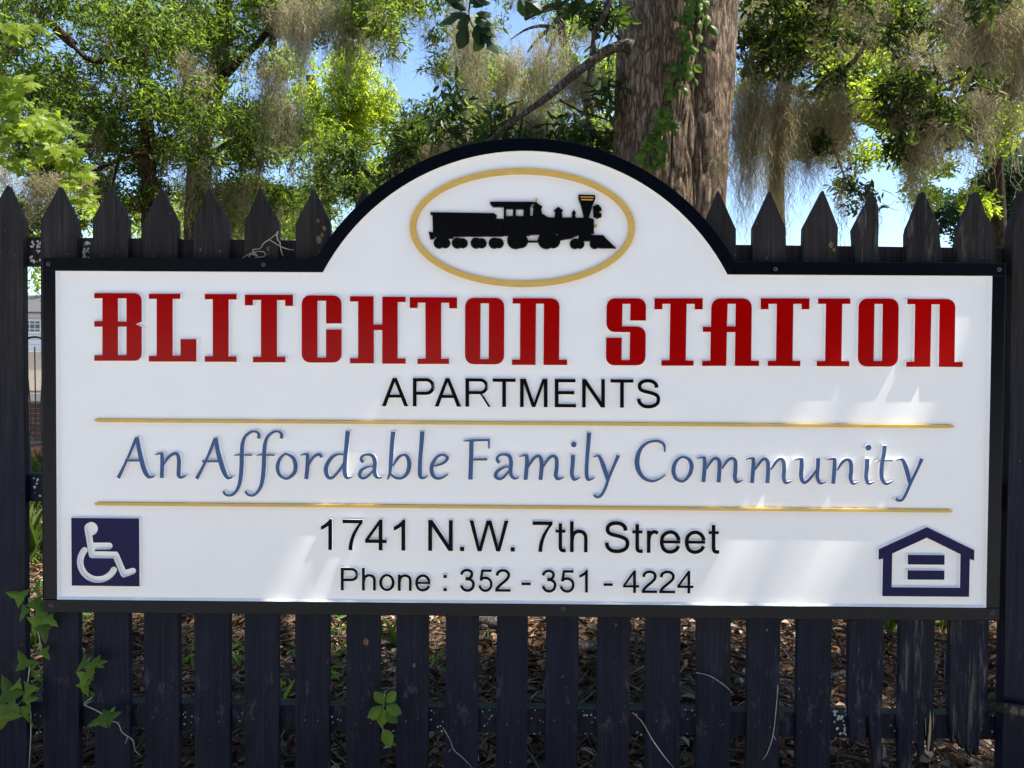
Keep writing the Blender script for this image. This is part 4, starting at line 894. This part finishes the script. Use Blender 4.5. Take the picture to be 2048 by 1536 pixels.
for b in ([(1130,30,10,.045),(1110,12,10,.04),(1080,22,9.9,.034),(1050,38,9.8,.024)], [(1170,0,10,.04),(1140,16,10,.038),(1120,50,10,.03),(1108,80,9.9,.022),(1085,130,9.9,.014)],
          [(1125,30,10,.03),(1095,60,9.9,.024),(1070,85,9.8,.018),(1055,105,9.8,.012)], [(1180,170,9.9,.025),(1190,110,9.8,.022),(1186,50,9.8,.018),(1215,10,9.8,.014)],
          [(1150,200,10,.02),(1110,205,9.9,.016),(1050,215,9.9,.012),(970,210,9.9,.007)], [(1110,55,10,.02),(1080,52,9.9,.02),(1050,60,9.9,.013),(1020,80,9.9,.006)]):
    limb('branch', b, M['branch'], tC, 7)
CC_ = fill(700, 1040, -60, 110, 10, 30, 40, 30)+fill(930, 1240, 100, 300, 10.6, 36, 36, 32)+fill(700, 790, -50, 60, 9.5, 12, 32, 36)+fill(850, 1020, 100, 290, 10.5, 14, 34, 28)+fill(1100, 1245, 0, 330, 11, 18, 32, 26)
crown('crown', CC_, .075, .024, M['leaf_mid'], tC, tint=(.6, .3)); twigs('twigs', CC_, .5, .28, M['branch'], tC)
CC2 = fill(940, 1240, 130, 300, 13, 26, 32, 30)
crown('crown', CC2, .085, .03, M['leaf_sunlit'], tC, tint=(.5, .3))

# maple at the left edge: broad leaves close by
tP = tree('maple_tree', 'young maple with broad bright green leaves reaching in at the left edge', gp(-60, 4.6))
limb('trunk', [(-70,900,4.6,.05),(-66,500,4.6,.045),(-60,250,4.6,.04),(-50,0,4.6,.03)], M['branch'], tP, 8)
MB_ = [[(-60,330,4.6,.02),(-10,290,4.6,.014),(50,285,4.6,.01),(110,300,4.5,.007),(170,345,4.5,.004)], [(-60,210,4.6,.016),(-20,170,4.6,.012),(20,165,4.6,.008),(60,195,4.5,.004)], [(-60,90,4.6,.014),(-20,70,4.6,.01),(20,60,4.6,.007),(60,70,4.6,.003)], [(50,285,4.6,.008),(90,260,4.6,.005),(150,250,4.5,.003)]]
for b in MB_: limb('branch', b, M['branch'], tP, 6)
spots = [(20,60,26,20,26),(15,190,26,32,34),(40,160,22,16,14),(60,250,40,26,44),(110,290,44,28,50),(150,340,28,28,30),(40,320,34,18,20),(170,390,18,18,10),(0,270,24,24,20),(100,240,40,10,16)]
for cx_, cy2, rx_, ry_, n in spots:
    for k in range(n):
        c = at(cx_+random.gauss(0, rx_*.6), cy2+random.gauss(0, ry_*.6), 4.6+random.gauss(0, .12)); a = random.gauss(-.9, .8)
        put_leaf('maple', c, random.uniform(.048, .085), (math.cos(a), random.gauss(-.2, .3), math.sin(a)), (random.gauss(.2, .35), random.gauss(-.55, .3), .8), tP)

# ------------------------------------------------------------------ trees on the right
tR = tree('live_oak', 'dark-leaved live oak draped in long beards of moss, right of the big trunk', gp(1560, 7.6))
limb('trunk', [(1560,800,8.2,.09),(1556,500,8.2,.085),(1552,400,8.2,.08),(1556,300,8.2,.075),(1565,200,8.1,.07),(1580,80,8,.06),(1590,-60,8,.05)], M['bark'], tR, 9)
for b in ([(1570,170,8,.04),(1620,190,7.8,.035),(1660,150,7.7,.03),(1700,130,7.6,.024),(1750,70,7.6,.02),(1790,90,7.6,.016)], [(1600,10,8,.03),(1640,30,7.8,.026),(1690,60,7.6,.024),(1740,70,7.5,.022),(1775,90,7.4,.018),(1800,120,7.4,.012)],
          [(1660,150,7.7,.016),(1690,210,7.6,.013),(1720,200,7.6,.012),(1745,200,7.6,.012),(1790,205,7.5,.008)], [(1600,190,7.9,.016),(1640,240,7.8,.013),(1680,330,7.7,.01),(1700,390,7.6,.006)], [(1655,20,7.8,.014),(1670,90,7.7,.012),(1690,150,7.7,.009),(1690,300,7.6,.005)],
          [(1800,100,7.5,.02),(1830,160,7.5,.018),(1845,220,7.5,.015),(1850,300,7.5,.01)]):
    limb('branch', b, M['branch'], tR, 7)
CR = fill(1485, 1560, 10, 150, 7.4, 12, 34, 62)+fill(1540, 1640, 40, 130, 7.4, 10, 34, 60)+fill(1640, 1830, -50, 90, 7.6, 17, 34, 42)+fill(1780, 1900, 170, 290, 7.3, 16, 32, 60)+fill(1610, 1690, 130, 300, 7.5, 9, 28, 40)+fill(1790, 1850, 90, 180, 7.4, 6, 28, 50)+fill(1870, 1960, 60, 260, 7.8, 12, 30, 34)+fill(1660, 1740, 330, 420, 7.3, 6, 24, 20)+fill(1480, 1700, -60, 10, 7.5, 14, 34, 60)
CR += fill(1890, 2060, -40, 240, 6.1, 14, 24, 16)+fill(1650, 1990, -60, 60, 6.6, 12, 26, 22)
CR = [(a, b, c, d, e, int(n*.82)) for a, b, c, d, e, n in CR]
crown('crown', CR, .07, .026, M['leaf_right'], tR, tint=(.42, .3)); twigs('twigs', CR, .5, .25, M['bark_far'], tR)
tY = tree('yellow_green_oak', 'glowing yellow-green oak crown seen between the dark leaves at the right', gp(1760, 14))
limb('trunk', [(2010,760,14,.12),(2000,500,14,.11),(1990,300,14,.09),(1960,150,14,.05)], M['bark_far'], tY, 8)
CY = fill(1490, 1640, 60, 330, 13, 12, 26, 26)+fill(1670, 1810, 105, 235, 13, 20, 32, 110)+fill(1600, 1860, -40, 110, 15, 22, 38, 60)+fill(1900, 2070, 210, 290, 13, 12, 34, 60)+fill(1820, 1900, 300, 400, 13, 7, 28, 40)+fill(1600, 1760, 220, 330, 14, 12, 30, 40)+fill(1930, 1990, 385, 425, 13, 3, 22, 40)+fill(1940, 2080, -40, 200, 14, 20, 40, 70)
crown('crown', CY, .09, .034, M['leaf_sunlit'], tY, tint=(.45, .28))
tT = tree('distant_dark_tree', 'distant blue-green tree at the right edge above the pickets', gp(2010, 26))
limb('trunk', [(2040,760,26,.3),(2035,500,26,.25),(2025,380,26,.18)], M['bark_far'], tT, 8)
CT = fill(1960, 2110, 300, 500, 26, 34, 36, 130, 2)+fill(1880, 1960, 400, 500, 27, 14, 26, 110, 2)+fill(1900, 2100, 470, 700, 26, 24, 40, 90, 2)
crown('crown', CT, .14, .06, M['leaf_teal'], tT, tint=(.5, .25))
# far hedge of woods beyond the lawn
for nm, lb, x0, x1, dd in (('background_thicket', 'tangled green thicket along the far side of the yard, behind the left pickets', -500, 640, 30),):
    tH = empty(nm, gp((x0+x1)/2, dd)); tag(tH, lb, 'thicket', kind='stuff')
    CH = fill(x0, x1, 420, 600, dd, 60, 60, 60, 2); o_ = crown('foliage', CH, .2, .09, M['leaf_sunlit'], tH, tint=(.4, .3)); o_['kind'] = 'stuff'

# oak sprig hanging in front at the top, larger leaves
sprig = empty('leaf_sprig', tuple(at(940, 20, 4.2))); tag(sprig, 'small dark sprig of large lobed oak leaves hanging at the top edge, left of centre', 'leaf sprig')
v, f = tube([at(940,-60,4.2), at(942,-10,4.2), at(938,30,4.2), at(950,60,4.2), at(975,82,4.2)], [.006,.005,.004,.003,.0015], 6, 4); mesh('stem', v, f, M['bark_far'], sprig)
for px_, py_, a in ((932,22,2.4),(940,30,-2.6),(948,40,-.2),(955,48,-1.4),(962,62,-.3),(968,70,-2.2),(942,8,.9),(920,28,-2.9),(930,36,-1.6),(952,28,.3),(935,30,2.9),(950,35,-.4),(945,15,.7),(925,20,2.3),(960,45,-.7),(970,60,-1.2),(935,55,-1.9),(975,78,-.9),(950,0,.2),(925,0,2.8),(1040,-5,-1.2),(1050,0,-.6),(1060,-5,-1.8)):
    put_leaf('sprig', at(px_, py_, 4.2), random.uniform(.08, .12), (math.cos(a), random.gauss(0, .2), math.sin(a)), (random.gauss(0, .5), -1, .5), sprig)

# ------------------------------------------------------------------ Spanish moss
MOSS = [
 ('long curtain of grey-brown moss close against the right side of the big trunk', [(1500,140,6.6,70,260,900),(1490,200,6.6,50,230,500)]),
 ('pale sunlit moss beard hanging over the seventeenth and eighteenth pickets, right of the trunk', [(1555,160,6.8,60,260,800),(1560,240,6.8,44,200,400)]),
 ('slanting moss tress reaching toward a picket tip, right of the pale moss beard', [(1605,200,7,44,190,420),(1620,260,7,30,150,240),(1590,180,7,60,120,300)]),
 ('thin moss tail ending above the broken-tipped picket', [(1690,170,7,40,180,260),(1660,180,7.2,50,120,260)]),
 ('brown moss mass behind dark leaves in the upper right', [(1840,110,7,60,150,520),(1850,180,7,50,120,300)]),
 ('narrow moss rope hanging down to the cracked picket at the right', [(1822,280,7,20,140,240),(1830,260,7,40,90,240)]),
 ('great fuzzy moss curtain filling the top right corner', [(1930,-30,6,70,150,560),(1985,-30,6,60,230,700),(2045,-20,6,60,260,760),(1960,60,6.3,110,120,420)]),
 ('wispy moss hanging under the top right moss curtain', [(1975,170,6.4,30,100,220)]),
 ('moss clump beside the top edge between the trunk and the dark leaves', [(1530,-20,7.2,70,140,600),(1590,-20,7.4,60,130,400)]),
 ('ragged moss hanging from the top edge above the yellow-green leaves', [(1680,-20,7.4,70,120,460),(1760,-10,7.4,60,100,360)]),
 ('wide moss veil hanging over the grey branches above the sign arch', [(1090,60,9.2,90,220,700),(1060,150,9,60,180,400)]),
 ('grey moss tuft hanging from the long low oak limb beside the trunk', [(1160,130,5.4,56,110,340),(1140,160,5.4,30,90,160)]),
 ('light moss beard in the middle of the sky gap above the arch', [(1020,100,8.6,44,130,340),(1000,150,8.6,30,90,160)]),
 ('moss streamers left of the light beard, above the arch', [(930,20,8.2,70,170,420),(960,80,8.2,40,130,200)]),
 ('brown moss mat just above the crest of the sign arch', [(900,250,6.8,60,70,380),(860,270,6.8,40,80,240)]),
 ('small moss tuft touching the arch right of its crest', [(1065,225,5.6,40,80,240),(1085,240,5.8,30,90,160)]),
 ('fine dark moss thread hanging into the open sky', [(735,60,8.6,14,110,60)]),
 ('long pale moss beard at the top, left of the open sky', [(610,-10,9,50,160,460),(600,40,9,36,150,260)]),
 ('moss veil between the pale beard and the sky, from the top edge', [(670,-20,9,60,150,340),(560,0,9.4,44,110,240)]),
 ('moss draped down the bright crown left of the sky', [(540,110,9.2,60,170,560),(580,200,9.2,44,130,300)]),
 ('double moss strand hanging in the middle of the left crown', [(372,100,8.6,22,110,220),(398,130,8.6,24,110,200)]),
 ('moss sleeve wrapped down the lower trunk behind the fifth picket', [(372,330,10,22,130,160),(440,350,10.4,24,120,160),(478,360,10.4,40,110,260)]),
 ('reddish-grey moss under the maple leaves at the left', [(110,345,7.4,56,90,420),(60,355,7.4,40,80,240)]),
 ('moss hanging by the left picket tips at the picture edge', [(10,310,7.4,30,110,200)]),
]
for lb, sp_ in MOSS:
    c = at(*sp_[0][:3]); e = empty('spanish_moss', tuple(c)); e2 = e; bpy.data.objects.remove(e)
    o = strands('spanish_moss', sp_, M['moss']); tag(o, lb, 'moss', 'beards of moss hanging from the trees')
small = []
for t_, cl in ((tR, CR), (tC, CC_), (tM, CM), (tL, CL)):
    sp_ = [(a, b, c, 34, r0.uniform(40, 120), int(r0.uniform(30, 90))) for a, b, c, d, e, n in cl if r0.random() < (.85 if t_ is not tL else .4)]
    o = strands('moss_wisps', sp_, M['moss'], t_, K=10); o['kind'] = 'stuff'
sp_ = [(1440, 300, 4.9, 14, 50, 60), (1448, 330, 4.9, 10, 50, 40)]
o = strands('moss_wisps', sp_, M['moss'], oak); o['kind'] = 'stuff'

# ------------------------------------------------------------------ ground cover behind the fence
def scatter(n, x0, x1, y0, y1, pw=1.0):
    y = y0+(y1-y0)*rng.random(n)**pw; hw = .35+.78*(y+1.9); x = rng.uniform(-1, 1, n)*hw
    return x, y
def gz(x, y): return np.array([ground_z(a, b) for a, b in zip(x, y)])
x, y = scatter(36000, 0, 0, .12, 7.5, 1.3)
z = gz(x, y)+rng.uniform(.004, .035, len(x)); n = len(x)
th = rng.uniform(0, 2*math.pi, n); d = unit(np.stack([np.cos(th), np.sin(th), rng.normal(0, .35, n)], 1)); s = unit(np.cross(d, unit(np.stack([rng.normal(0, .55, n), rng.normal(0, .55, n), np.ones(n)], 1))))
o = leaf_mesh('leaf_litter', np.stack([x, y, z], 1), d, s, rng.uniform(.028, .085, n), rng.uniform(.011, .034, n), np.clip(rng.beta(1.4, 1.7, n)*(1+.55*np.sin(x*2.3+np.sin(y*1.7)*1.5)*np.cos(y*2.1+x)), 0, 1), M['litter'], None, .35, .25)
tag(o, 'brown dead leaves strewn over the ground behind the fence', 'dead leaves', kind='stuff')
x, y = scatter(14000, 0, 0, .12, 6.5, 1.2); n = len(x)
z = gz(x, y)+rng.uniform(.01, .045, n); th = rng.uniform(0, 2*math.pi, n); d = unit(np.stack([np.cos(th), np.sin(th), rng.normal(0, .25, n)], 1)); s = unit(np.cross(d, np.array([0, 0, 1.])))
o = leaf_mesh('dry_straw', np.stack([x, y, z], 1), d, s, rng.uniform(.06, .28, n), rng.uniform(.003, .007, n), np.clip(rng.beta(1.6, 2, n), 0, 1), M['straw'], None, .5, .06)
tag(o, 'dry grass stems and fallen moss tangled in the dead leaves', 'dry straw', kind='stuff')
x, y = scatter(26000, 0, 0, 3.2, 11, 1.0); keep = (x < -1.2-(y-3)*-.05) | (rng.random(len(x)) < .12); x, y = x[keep], y[keep]; n = len(x)
d = unit(np.stack([rng.normal(0, .35, n), rng.normal(0, .35, n), np.ones(n)], 1)); s = unit(np.cross(d, rng.normal(0, 1, (n, 3))))
o = leaf_mesh('grass', np.stack([x, y, gz(x, y)], 1), d, s, rng.uniform(.06, .2, n), rng.uniform(.006, .012, n), np.clip(rng.beta(2, 2, n), 0, 1), M['grass'], None, .2, .3)
tag(o, 'thin green grass growing in the yard behind the fence, densest at the left', 'grass', kind='stuff')
xw, yw = [], []
for k in range(42):
    cx_, cy2 = random.uniform(-2.6, -.3), random.uniform(1.0, 4.2); m_ = random.randrange(6, 16)
    xw += list(np.random.default_rng(k).normal(cx_*(.6+.22*cy2), .07, m_)); yw += list(np.random.default_rng(k+99).normal(cy2, .07, m_))
x, y = np.array(xw), np.array(yw); n = len(x)
d = unit(np.stack([rng.normal(0, .8, n), rng.normal(0, .8, n), np.full(n, .7)], 1)); s = unit(np.cross(d, rng.normal(0, .4, (n, 3))+np.array([0, 0, 1.])))
o = leaf_mesh('low_weeds', np.stack([x, y, gz(x, y)+rng.uniform(.02, .08, n)], 1), d, s, rng.uniform(.04, .09, n), rng.uniform(.016, .034, n), rng.random(n), M['leaf_ivy'], None, .2, .2)
tag(o, 'low green weeds sprouting from the dead leaves behind the left pickets', 'weeds', kind='stuff')
# grass tufts seen in the left gap and between pickets
def tuft(px, py, n, h, label, col='grass'):
    b = G(px, py, .01); V0 = np.repeat(b[None], n, 0)+rng.normal(0, .03, (n, 3))*np.array([1, 1, 0]); d = unit(np.stack([rng.normal(0, .4, n), rng.normal(0, .3, n), np.ones(n)], 1)); s = unit(np.cross(d, rng.normal(0, 1, (n, 3))))
    o = leaf_mesh('grass_tuft', V0, d, s, h*rng.uniform(.5, 1.1, n), np.full(n, .012), rng.random(n), M[col], None, .2, .45); tag(o, label, 'grass', 'tufts of broad grass behind the fence')
tuft(66, 1120, 16, .5, 'arching grass tuft in the gap between the first picket and the sign')
tuft(70, 1300, 10, .3, 'low grass tuft below the left end of the sign')
tuft(786, 1290, 8, .18, 'bright green weed under the sign, left of the middle')
tuft(1790, 1290, 5, .3, 'single green blade cluster under the right half of the sign')
tuft(1885, 1262, 6, .2, 'green sprout just under the lower right corner of the sign')
# fallen sticks
def stick(pts, r, label, mat='branch', cat='stick', sides=7, jit=.12, name='fallen_stick'):
    v, f = tube([G(a, b, h) for a, b, h in pts], [r*.9]+[r]*(len(pts)-2)+[r*.6], sides, 4, jit); o = mesh(name, v, f, M[mat], None, smooth=True); tag(o, label, cat, 'sticks lying behind the fence'); return o
stick([(1440,1392,.05),(1500,1380,.06),(1560,1372,.06),(1640,1358,.07),(1700,1342,.08)], .013, 'thick pale stick lying across the dead leaves right of centre')
stick([(1150,1298,.05),(1195,1296,.05),(1260,1290,.06)], .03, 'fat grey log end lying behind the middle pickets')
stick([(940,1236,.06),(985,1246,.06),(1030,1262,.05)], .03, 'grey rotting branch just below the sign, near the middle')
stick([(1655,1240,.3),(1672,1275,.2),(1690,1315,.05)], .006, 'thin upright twig under the house symbol, left of it')
stick([(1760,1276,.05),(1800,1268,.06),(1900,1282,.05),(1980,1290,.06)], .009, 'whitish twig lying behind the right pickets')
stick([(250,1280,.05),(300,1300,.05),(350,1325,.05)], .005, 'thin straw-coloured stalk behind the left pickets')
stick([(1355,1262,.05),(1400,1262,.06),(1470,1258,.05)], .008, 'light brown twig just beneath the sign, right of centre')
# broken branch resting on the lower rail at the right
def sol(pts, r, Y0): return tube([P(a, b, Y0+dy) for a, b, dy in pts], r, 8, 4, .12)
v, f = sol([(1968,1420,.07),(1985,1416,.05),(2000,1414,.02),(2010,1416,-.012),(2030,1420,-.02),(2060,1426,-.02),(2110,1436,-.02)], [.009,.011,.012,.013,.014,.015,.015], .01)
o = mesh('broken_branch', v, f, M['branch'], None, smooth=True); tag(o, 'short lichen-grey broken branch poking through the fence at the lower right edge', 'branch')

# ------------------------------------------------------------------ vines and tendrils on the fence
def plant(name, label, loc): e = empty(name, tuple(loc)); tag(e, label, 'vine'); return e
YV = YF-.02
def vine_px(name, label, stems, leaves, kind='ivy', r=.0016, mat='twig', depth=YV):
    e = plant(name, label, P(*stems[0][0], depth))
    for st in stems:
        v, f = tube([P(a, b, depth+random.uniform(-.006, .006)) for a, b in st], [r]*(len(st)-1)+[r*.5], 5, 5); mesh('stem', v, f, M[mat], e, smooth=True)
    for (a, b, size, ang) in leaves:
        put_leaf(kind, P(a, b, depth-.008-random.random()*.02), size*.86, (math.cos(ang), random.gauss(-.15, .1), math.sin(ang)), (random.gauss(0, .25), -1, .5+random.random()*.3), e)
    return e
vine_px('ivy_vine', 'ivy sprig with pointed lobed leaves hanging by the lower left corner of the sign', [[(58,1195),(62,1230),(78,1270),(82,1310)]],
 [(48,1195,.05,2.75),(66,1200,.045,-.9),(52,1215,.04,-2.0),(78,1205,.055,-1.1),(72,1235,.05,-1.6),(86,1250,.05,-1.3),(92,1235,.04,-.6),(70,1185,.04,1.2),(84,1300,.035,-1.0)])
vine_px('ivy_vine', 'ivy with mottled leaves climbing the first picket at the lower left', [[(60,1330),(50,1390),(30,1415),(10,1440)], [(52,1380),(62,1440),(58,1536)]],
 [(52,1335,.05,1.9),(60,1370,.05,-1.9),(40,1365,.035,-2.6),(22,1400,.07,1.9),(30,1405,.06,-2.5),(18,1418,.075,-2.1),(40,1415,.07,-1.3),(52,1400,.035,.2)])
vine_px('ivy_vine', 'small ivy sprig between the second and third pickets below the sign', [[(178,1316),(172,1350),(166,1380)]],
 [(172,1318,.045,-2.3),(180,1325,.05,-1.5),(188,1320,.035,-.6),(195,1325,.028,.2),(168,1345,.05,-1.6),(166,1365,.04,-1.2)])
vine_px('bare_tendril', 'wiry tendril with one three-pointed leaf crossing the third picket', [[(184,1395),(168,1408),(178,1414),(200,1425),(215,1440),(235,1446),(245,1465),(265,1480),(270,1500),(282,1512)], [(255,1475),(250,1488)], [(170,1410),(182,1402)]],
 [(212,1438,.045,.5),(210,1436,.05,3.5),(214,1434,.035,.95)], r=.0012)
vine_px('creeper_sprig', 'creeper sprig with five-fingered bright leaves between the middle left pickets', [[(770,1385),(766,1420),(764,1450),(772,1480)]],
 [(768,1408,.045,2.2),(772,1406,.045,.9),(772,1412,.05,-.4),(764,1414,.05,3.7),(766,1416,.055,-1.7),(772,1425,.045,-.7),(768,1458,.055,-1.2),(766,1412,.05,-2.3)], kind='creeper')
def dry(label, st, r=.0011, depth=YF-.006):
    V_ = []; 
    for s_ in st: V_.append(tube([P(a, b, depth) for a, b in s_], [r]*(len(s_)-1)+[r*.5], 4, 6))
    v, f = join(V_); o = mesh('dry_tendril', v, f, M['twig'], None, smooth=True); tag(o, label, 'tendril')
dry('pale dry stem crossing two pickets under the word Street', [[(1392,1345),(1420,1352),(1448,1370),(1465,1386)]])
dry('long thin dry stem hanging diagonally right of the middle', [[(1265,1425),(1285,1445),(1305,1480),(1330,1515),(1348,1536)]])
dry('dry vine thread dangling on the eighth picket from the left', [[(886,1455),(900,1480),(908,1500),(925,1515),(945,1536)], [(903,1498),(897,1503)]], .001)
dry('hairy dry stem hanging down a picket right of centre', [[(1556,1370),(1552,1420),(1546,1470),(1535,1505),(1525,1520)], [(1546,1470),(1552,1480)]], .0012)
dry('curling dry tendrils on the sixth picket above the sign', [[(485,516),(500,508),(515,512),(505,500),(520,497),(528,486),(540,478),(552,470),(556,480),(562,488)], [(552,470),(556,462),(554,478)], [(540,480),(560,492),(575,498),(588,500)], [(510,515),(530,512),(525,503),(500,505)], [(560,484),(562,500),(566,512)], [(497,515),(505,506),(518,515)]], .0014, YF-.004)

# ------------------------------------------------------------------ what shows in the gap at the left
hx, hy = at(40, 640, 26)[0], at(40, 640, 26)[1]
house = empty('house', (hx, hy, 0)); tag(house, 'white clapboard house with a small-paned window, far behind the left gap in the fence', 'house')
WT = P(60, 622, hy)[2]
v, f = box(hx-5, hx+4, hy, hy+6, 0, WT); mesh('wall', v, f, M['siding'], house)
for k in range(int((WT-.12)/.15)):
    v, f = box(hx-5, hx+4.02, hy-.025, hy-.002, .1+k*.15, .235+k*.15); mesh('board', v, f, M['siding'], house)
v = [(hx-5.4,hy-.4,WT-.05),(hx+4.4,hy-.4,WT-.05),(hx+4.4,hy+3,WT+.75),(hx-5.4,hy+3,WT+.75),(hx-5.4,hy+6.4,WT-.05),(hx+4.4,hy+6.4,WT-.05)]; mesh('roof', v, [(0,1,2,3),(3,2,5,4),(0,3,4),(1,5,2),(0,4,5,1)], M['roof'], house)
def window(cx_, z0, z1, w_):
    fr = [box(cx_-w_/2, cx_+w_/2, hy-.075, hy-.03, z0, z0+.07), box(cx_-w_/2, cx_+w_/2, hy-.075, hy-.03, z1-.07, z1), box(cx_-w_/2, cx_-w_/2+.07, hy-.075, hy-.03, z0+.07, z1-.07), box(cx_+w_/2-.07, cx_+w_/2, hy-.075, hy-.03, z0+.07, z1-.07)]
    v, f = join(fr); wf = mesh('window', v, f, M['siding'], house)
    ps = (w_-.14)/4
    v, f = box(cx_-w_/2+.07, cx_+w_/2-.07, hy-.04, hy-.032, z0+.07, z1-.07); mesh('pane', v, f, M['glass'], wf)
    v, f = join([box(cx_-w_/2+.06+ps*k, cx_-w_/2+.08+ps*k, hy-.06, hy-.045, z0+.07, z1-.07) for k in (1, 2, 3)]+[box(cx_-w_/2+.07, cx_+w_/2-.07, hy-.062, hy-.047, zq-.012, zq+.012) for zq in ((z0*2+z1)/3, (z0+2*z1)/3)]); mesh('muntin', v, f, M['siding'], wf)
wx = P(62, 650, hy)[0]; window(wx, P(60, 668, hy)[2], P(60, 638, hy)[2], .75); window(wx-2.6, P(60, 668, hy)[2], P(60, 638, hy)[2], .75)
gy = at(60, 720, 20)[1]; gx = at(60, 720, 20)[0]
gw = empty('garden_wall', (gx, gy, 0)); tag(gw, 'low beige stucco wall in front of the far white house', 'wall')
v, f = box(gx-4, gx+2.5, gy, gy+.2, 0, P(60, 700, gy)[2]-.05); mesh('body', v, f, M['stucco'], gw)
v, f = box(gx-4.05, gx+2.55, gy-.04, gy+.24, P(60, 700, gy)[2]-.05, P(60, 700, gy)[2]); mesh('coping', v, f, M['concrete'], gw)
# brick planter with pale top
py_ = at(60, 800, 13.5)[1]; pz0, pz1, pz2 = .0, P(60, 802, py_)[2], P(60, 778, py_)[2]
plx = P(60, 800, py_)[0]
pl = empty('brick_planter', (plx, py_, 0)); tag(pl, 'red brick planter with a pale stone cap beside the driveway, in the left gap', 'planter')
v, f = box(plx-.9, plx+.45, py_+.012, py_+.7, 0, pz1-.002); mesh('core', v, f, M['concrete'], pl)
v, f = box(plx-.95, plx+.5, py_-.06, py_+.76, pz1, pz2-.06); mesh('cap', v, f, M['concrete'], pl)
bme = bpy.data.meshes.new('brick'); v, f = box(0, .2, 0, .1, 0, .066); bme.from_pydata(v, [], f); bme.materials.append(M['brick'])
nc = int((pz1)/.076)
for r in range(nc):
    for k in range(6):
        b = bpy.data.objects.new('brick', bme); COL.objects.link(b); b.parent = pl; b.location = (-.9+k*.212+(.09 if r % 2 else 0), random.uniform(0, .006), .008+r*.076)
v, f = box(plx-.85, plx+.4, py_+.03, py_+.65, pz2-.059, pz2-.04); mesh('soil', v, f, M['soil'], pl)
# wrought iron chair
cy3 = at(66, 800, 11.2)[1]; cxx = P(70, 800, cy3)[0]; ch = empty('iron_chair', (cxx, cy3, 0)); tag(ch, 'black wrought-iron garden chair with a looped back, in the left gap', 'chair')
zt_ = P(60, 674, cy3)[2]
loop = [(cxx-.22, cy3, .45)]+[(cxx-.22+.0+.22*(1-math.cos(a)), cy3, zt_-.2+.2*math.sin(a)) for a in np.linspace(0, math.pi, 9)]+[(cxx+.22, cy3, .45)]
v, f = tube(loop, [.014]*len(loop), 6, 3); mesh('back_frame', v, f, M['iron'], ch)
for k in (-1, 0, 1):
    v, f = tube([(cxx+k*.09, cy3, .46), (cxx+k*.06, cy3+.01, .75), (cxx+k*.12, cy3, zt_-.12)], [.008]*3, 5, 4); mesh('back_bar', v, f, M['iron'], ch)
v, f = box(cxx-.24, cxx+.24, cy3-.46, cy3, .43, .455); mesh('seat', v, f, M['iron'], ch)
for sx in (-.22, .22):
    for sy in (-.44, -.01):
        v, f = tube([(cxx+sx, cy3+sy, .43), (cxx+sx*1.05, cy3+sy, .2), (cxx+sx*1.12, cy3+sy*1.04, .05)], [.012]*3, 6, 2); mesh('leg', v, f, M['iron'], ch)
    v, f = tube([(cxx+sx, cy3, .66), (cxx+sx*1.1, cy3-.25, .68), (cxx+sx, cy3-.44, .6), (cxx+sx, cy3-.44, .43)], [.011]*4, 6, 3); mesh('armrest', v, f, M['iron'], ch)

# ------------------------------------------------------------------ the wood across the road, behind the viewer
B, D = [], []
for k in range(60):
    cx_, cyy, cz_ = random.uniform(-26, 26), random.uniform(-20, -13.5), random.uniform(1.5, 11)
    p = rng.normal(0, .5, (330, 3)); B.append(np.array([cx_, cyy, cz_+1])+p*2.6); D.append(unit(p+rng.normal(0, .6, p.shape)))
B, D = np.concatenate(B), np.concatenate(D); n = len(B)
s = unit(np.cross(D, rng.normal(0, 1, D.shape)))
o = leaf_mesh('roadside_wood', B, D, s, rng.uniform(.5, 1.0, n), rng.uniform(.3, .5, n), rng.random(n), M['leaf_wood'])
tag(o, 'unseen wood on the far side of the road, leaves coloured dark for shade', 'wood', kind='stuff')
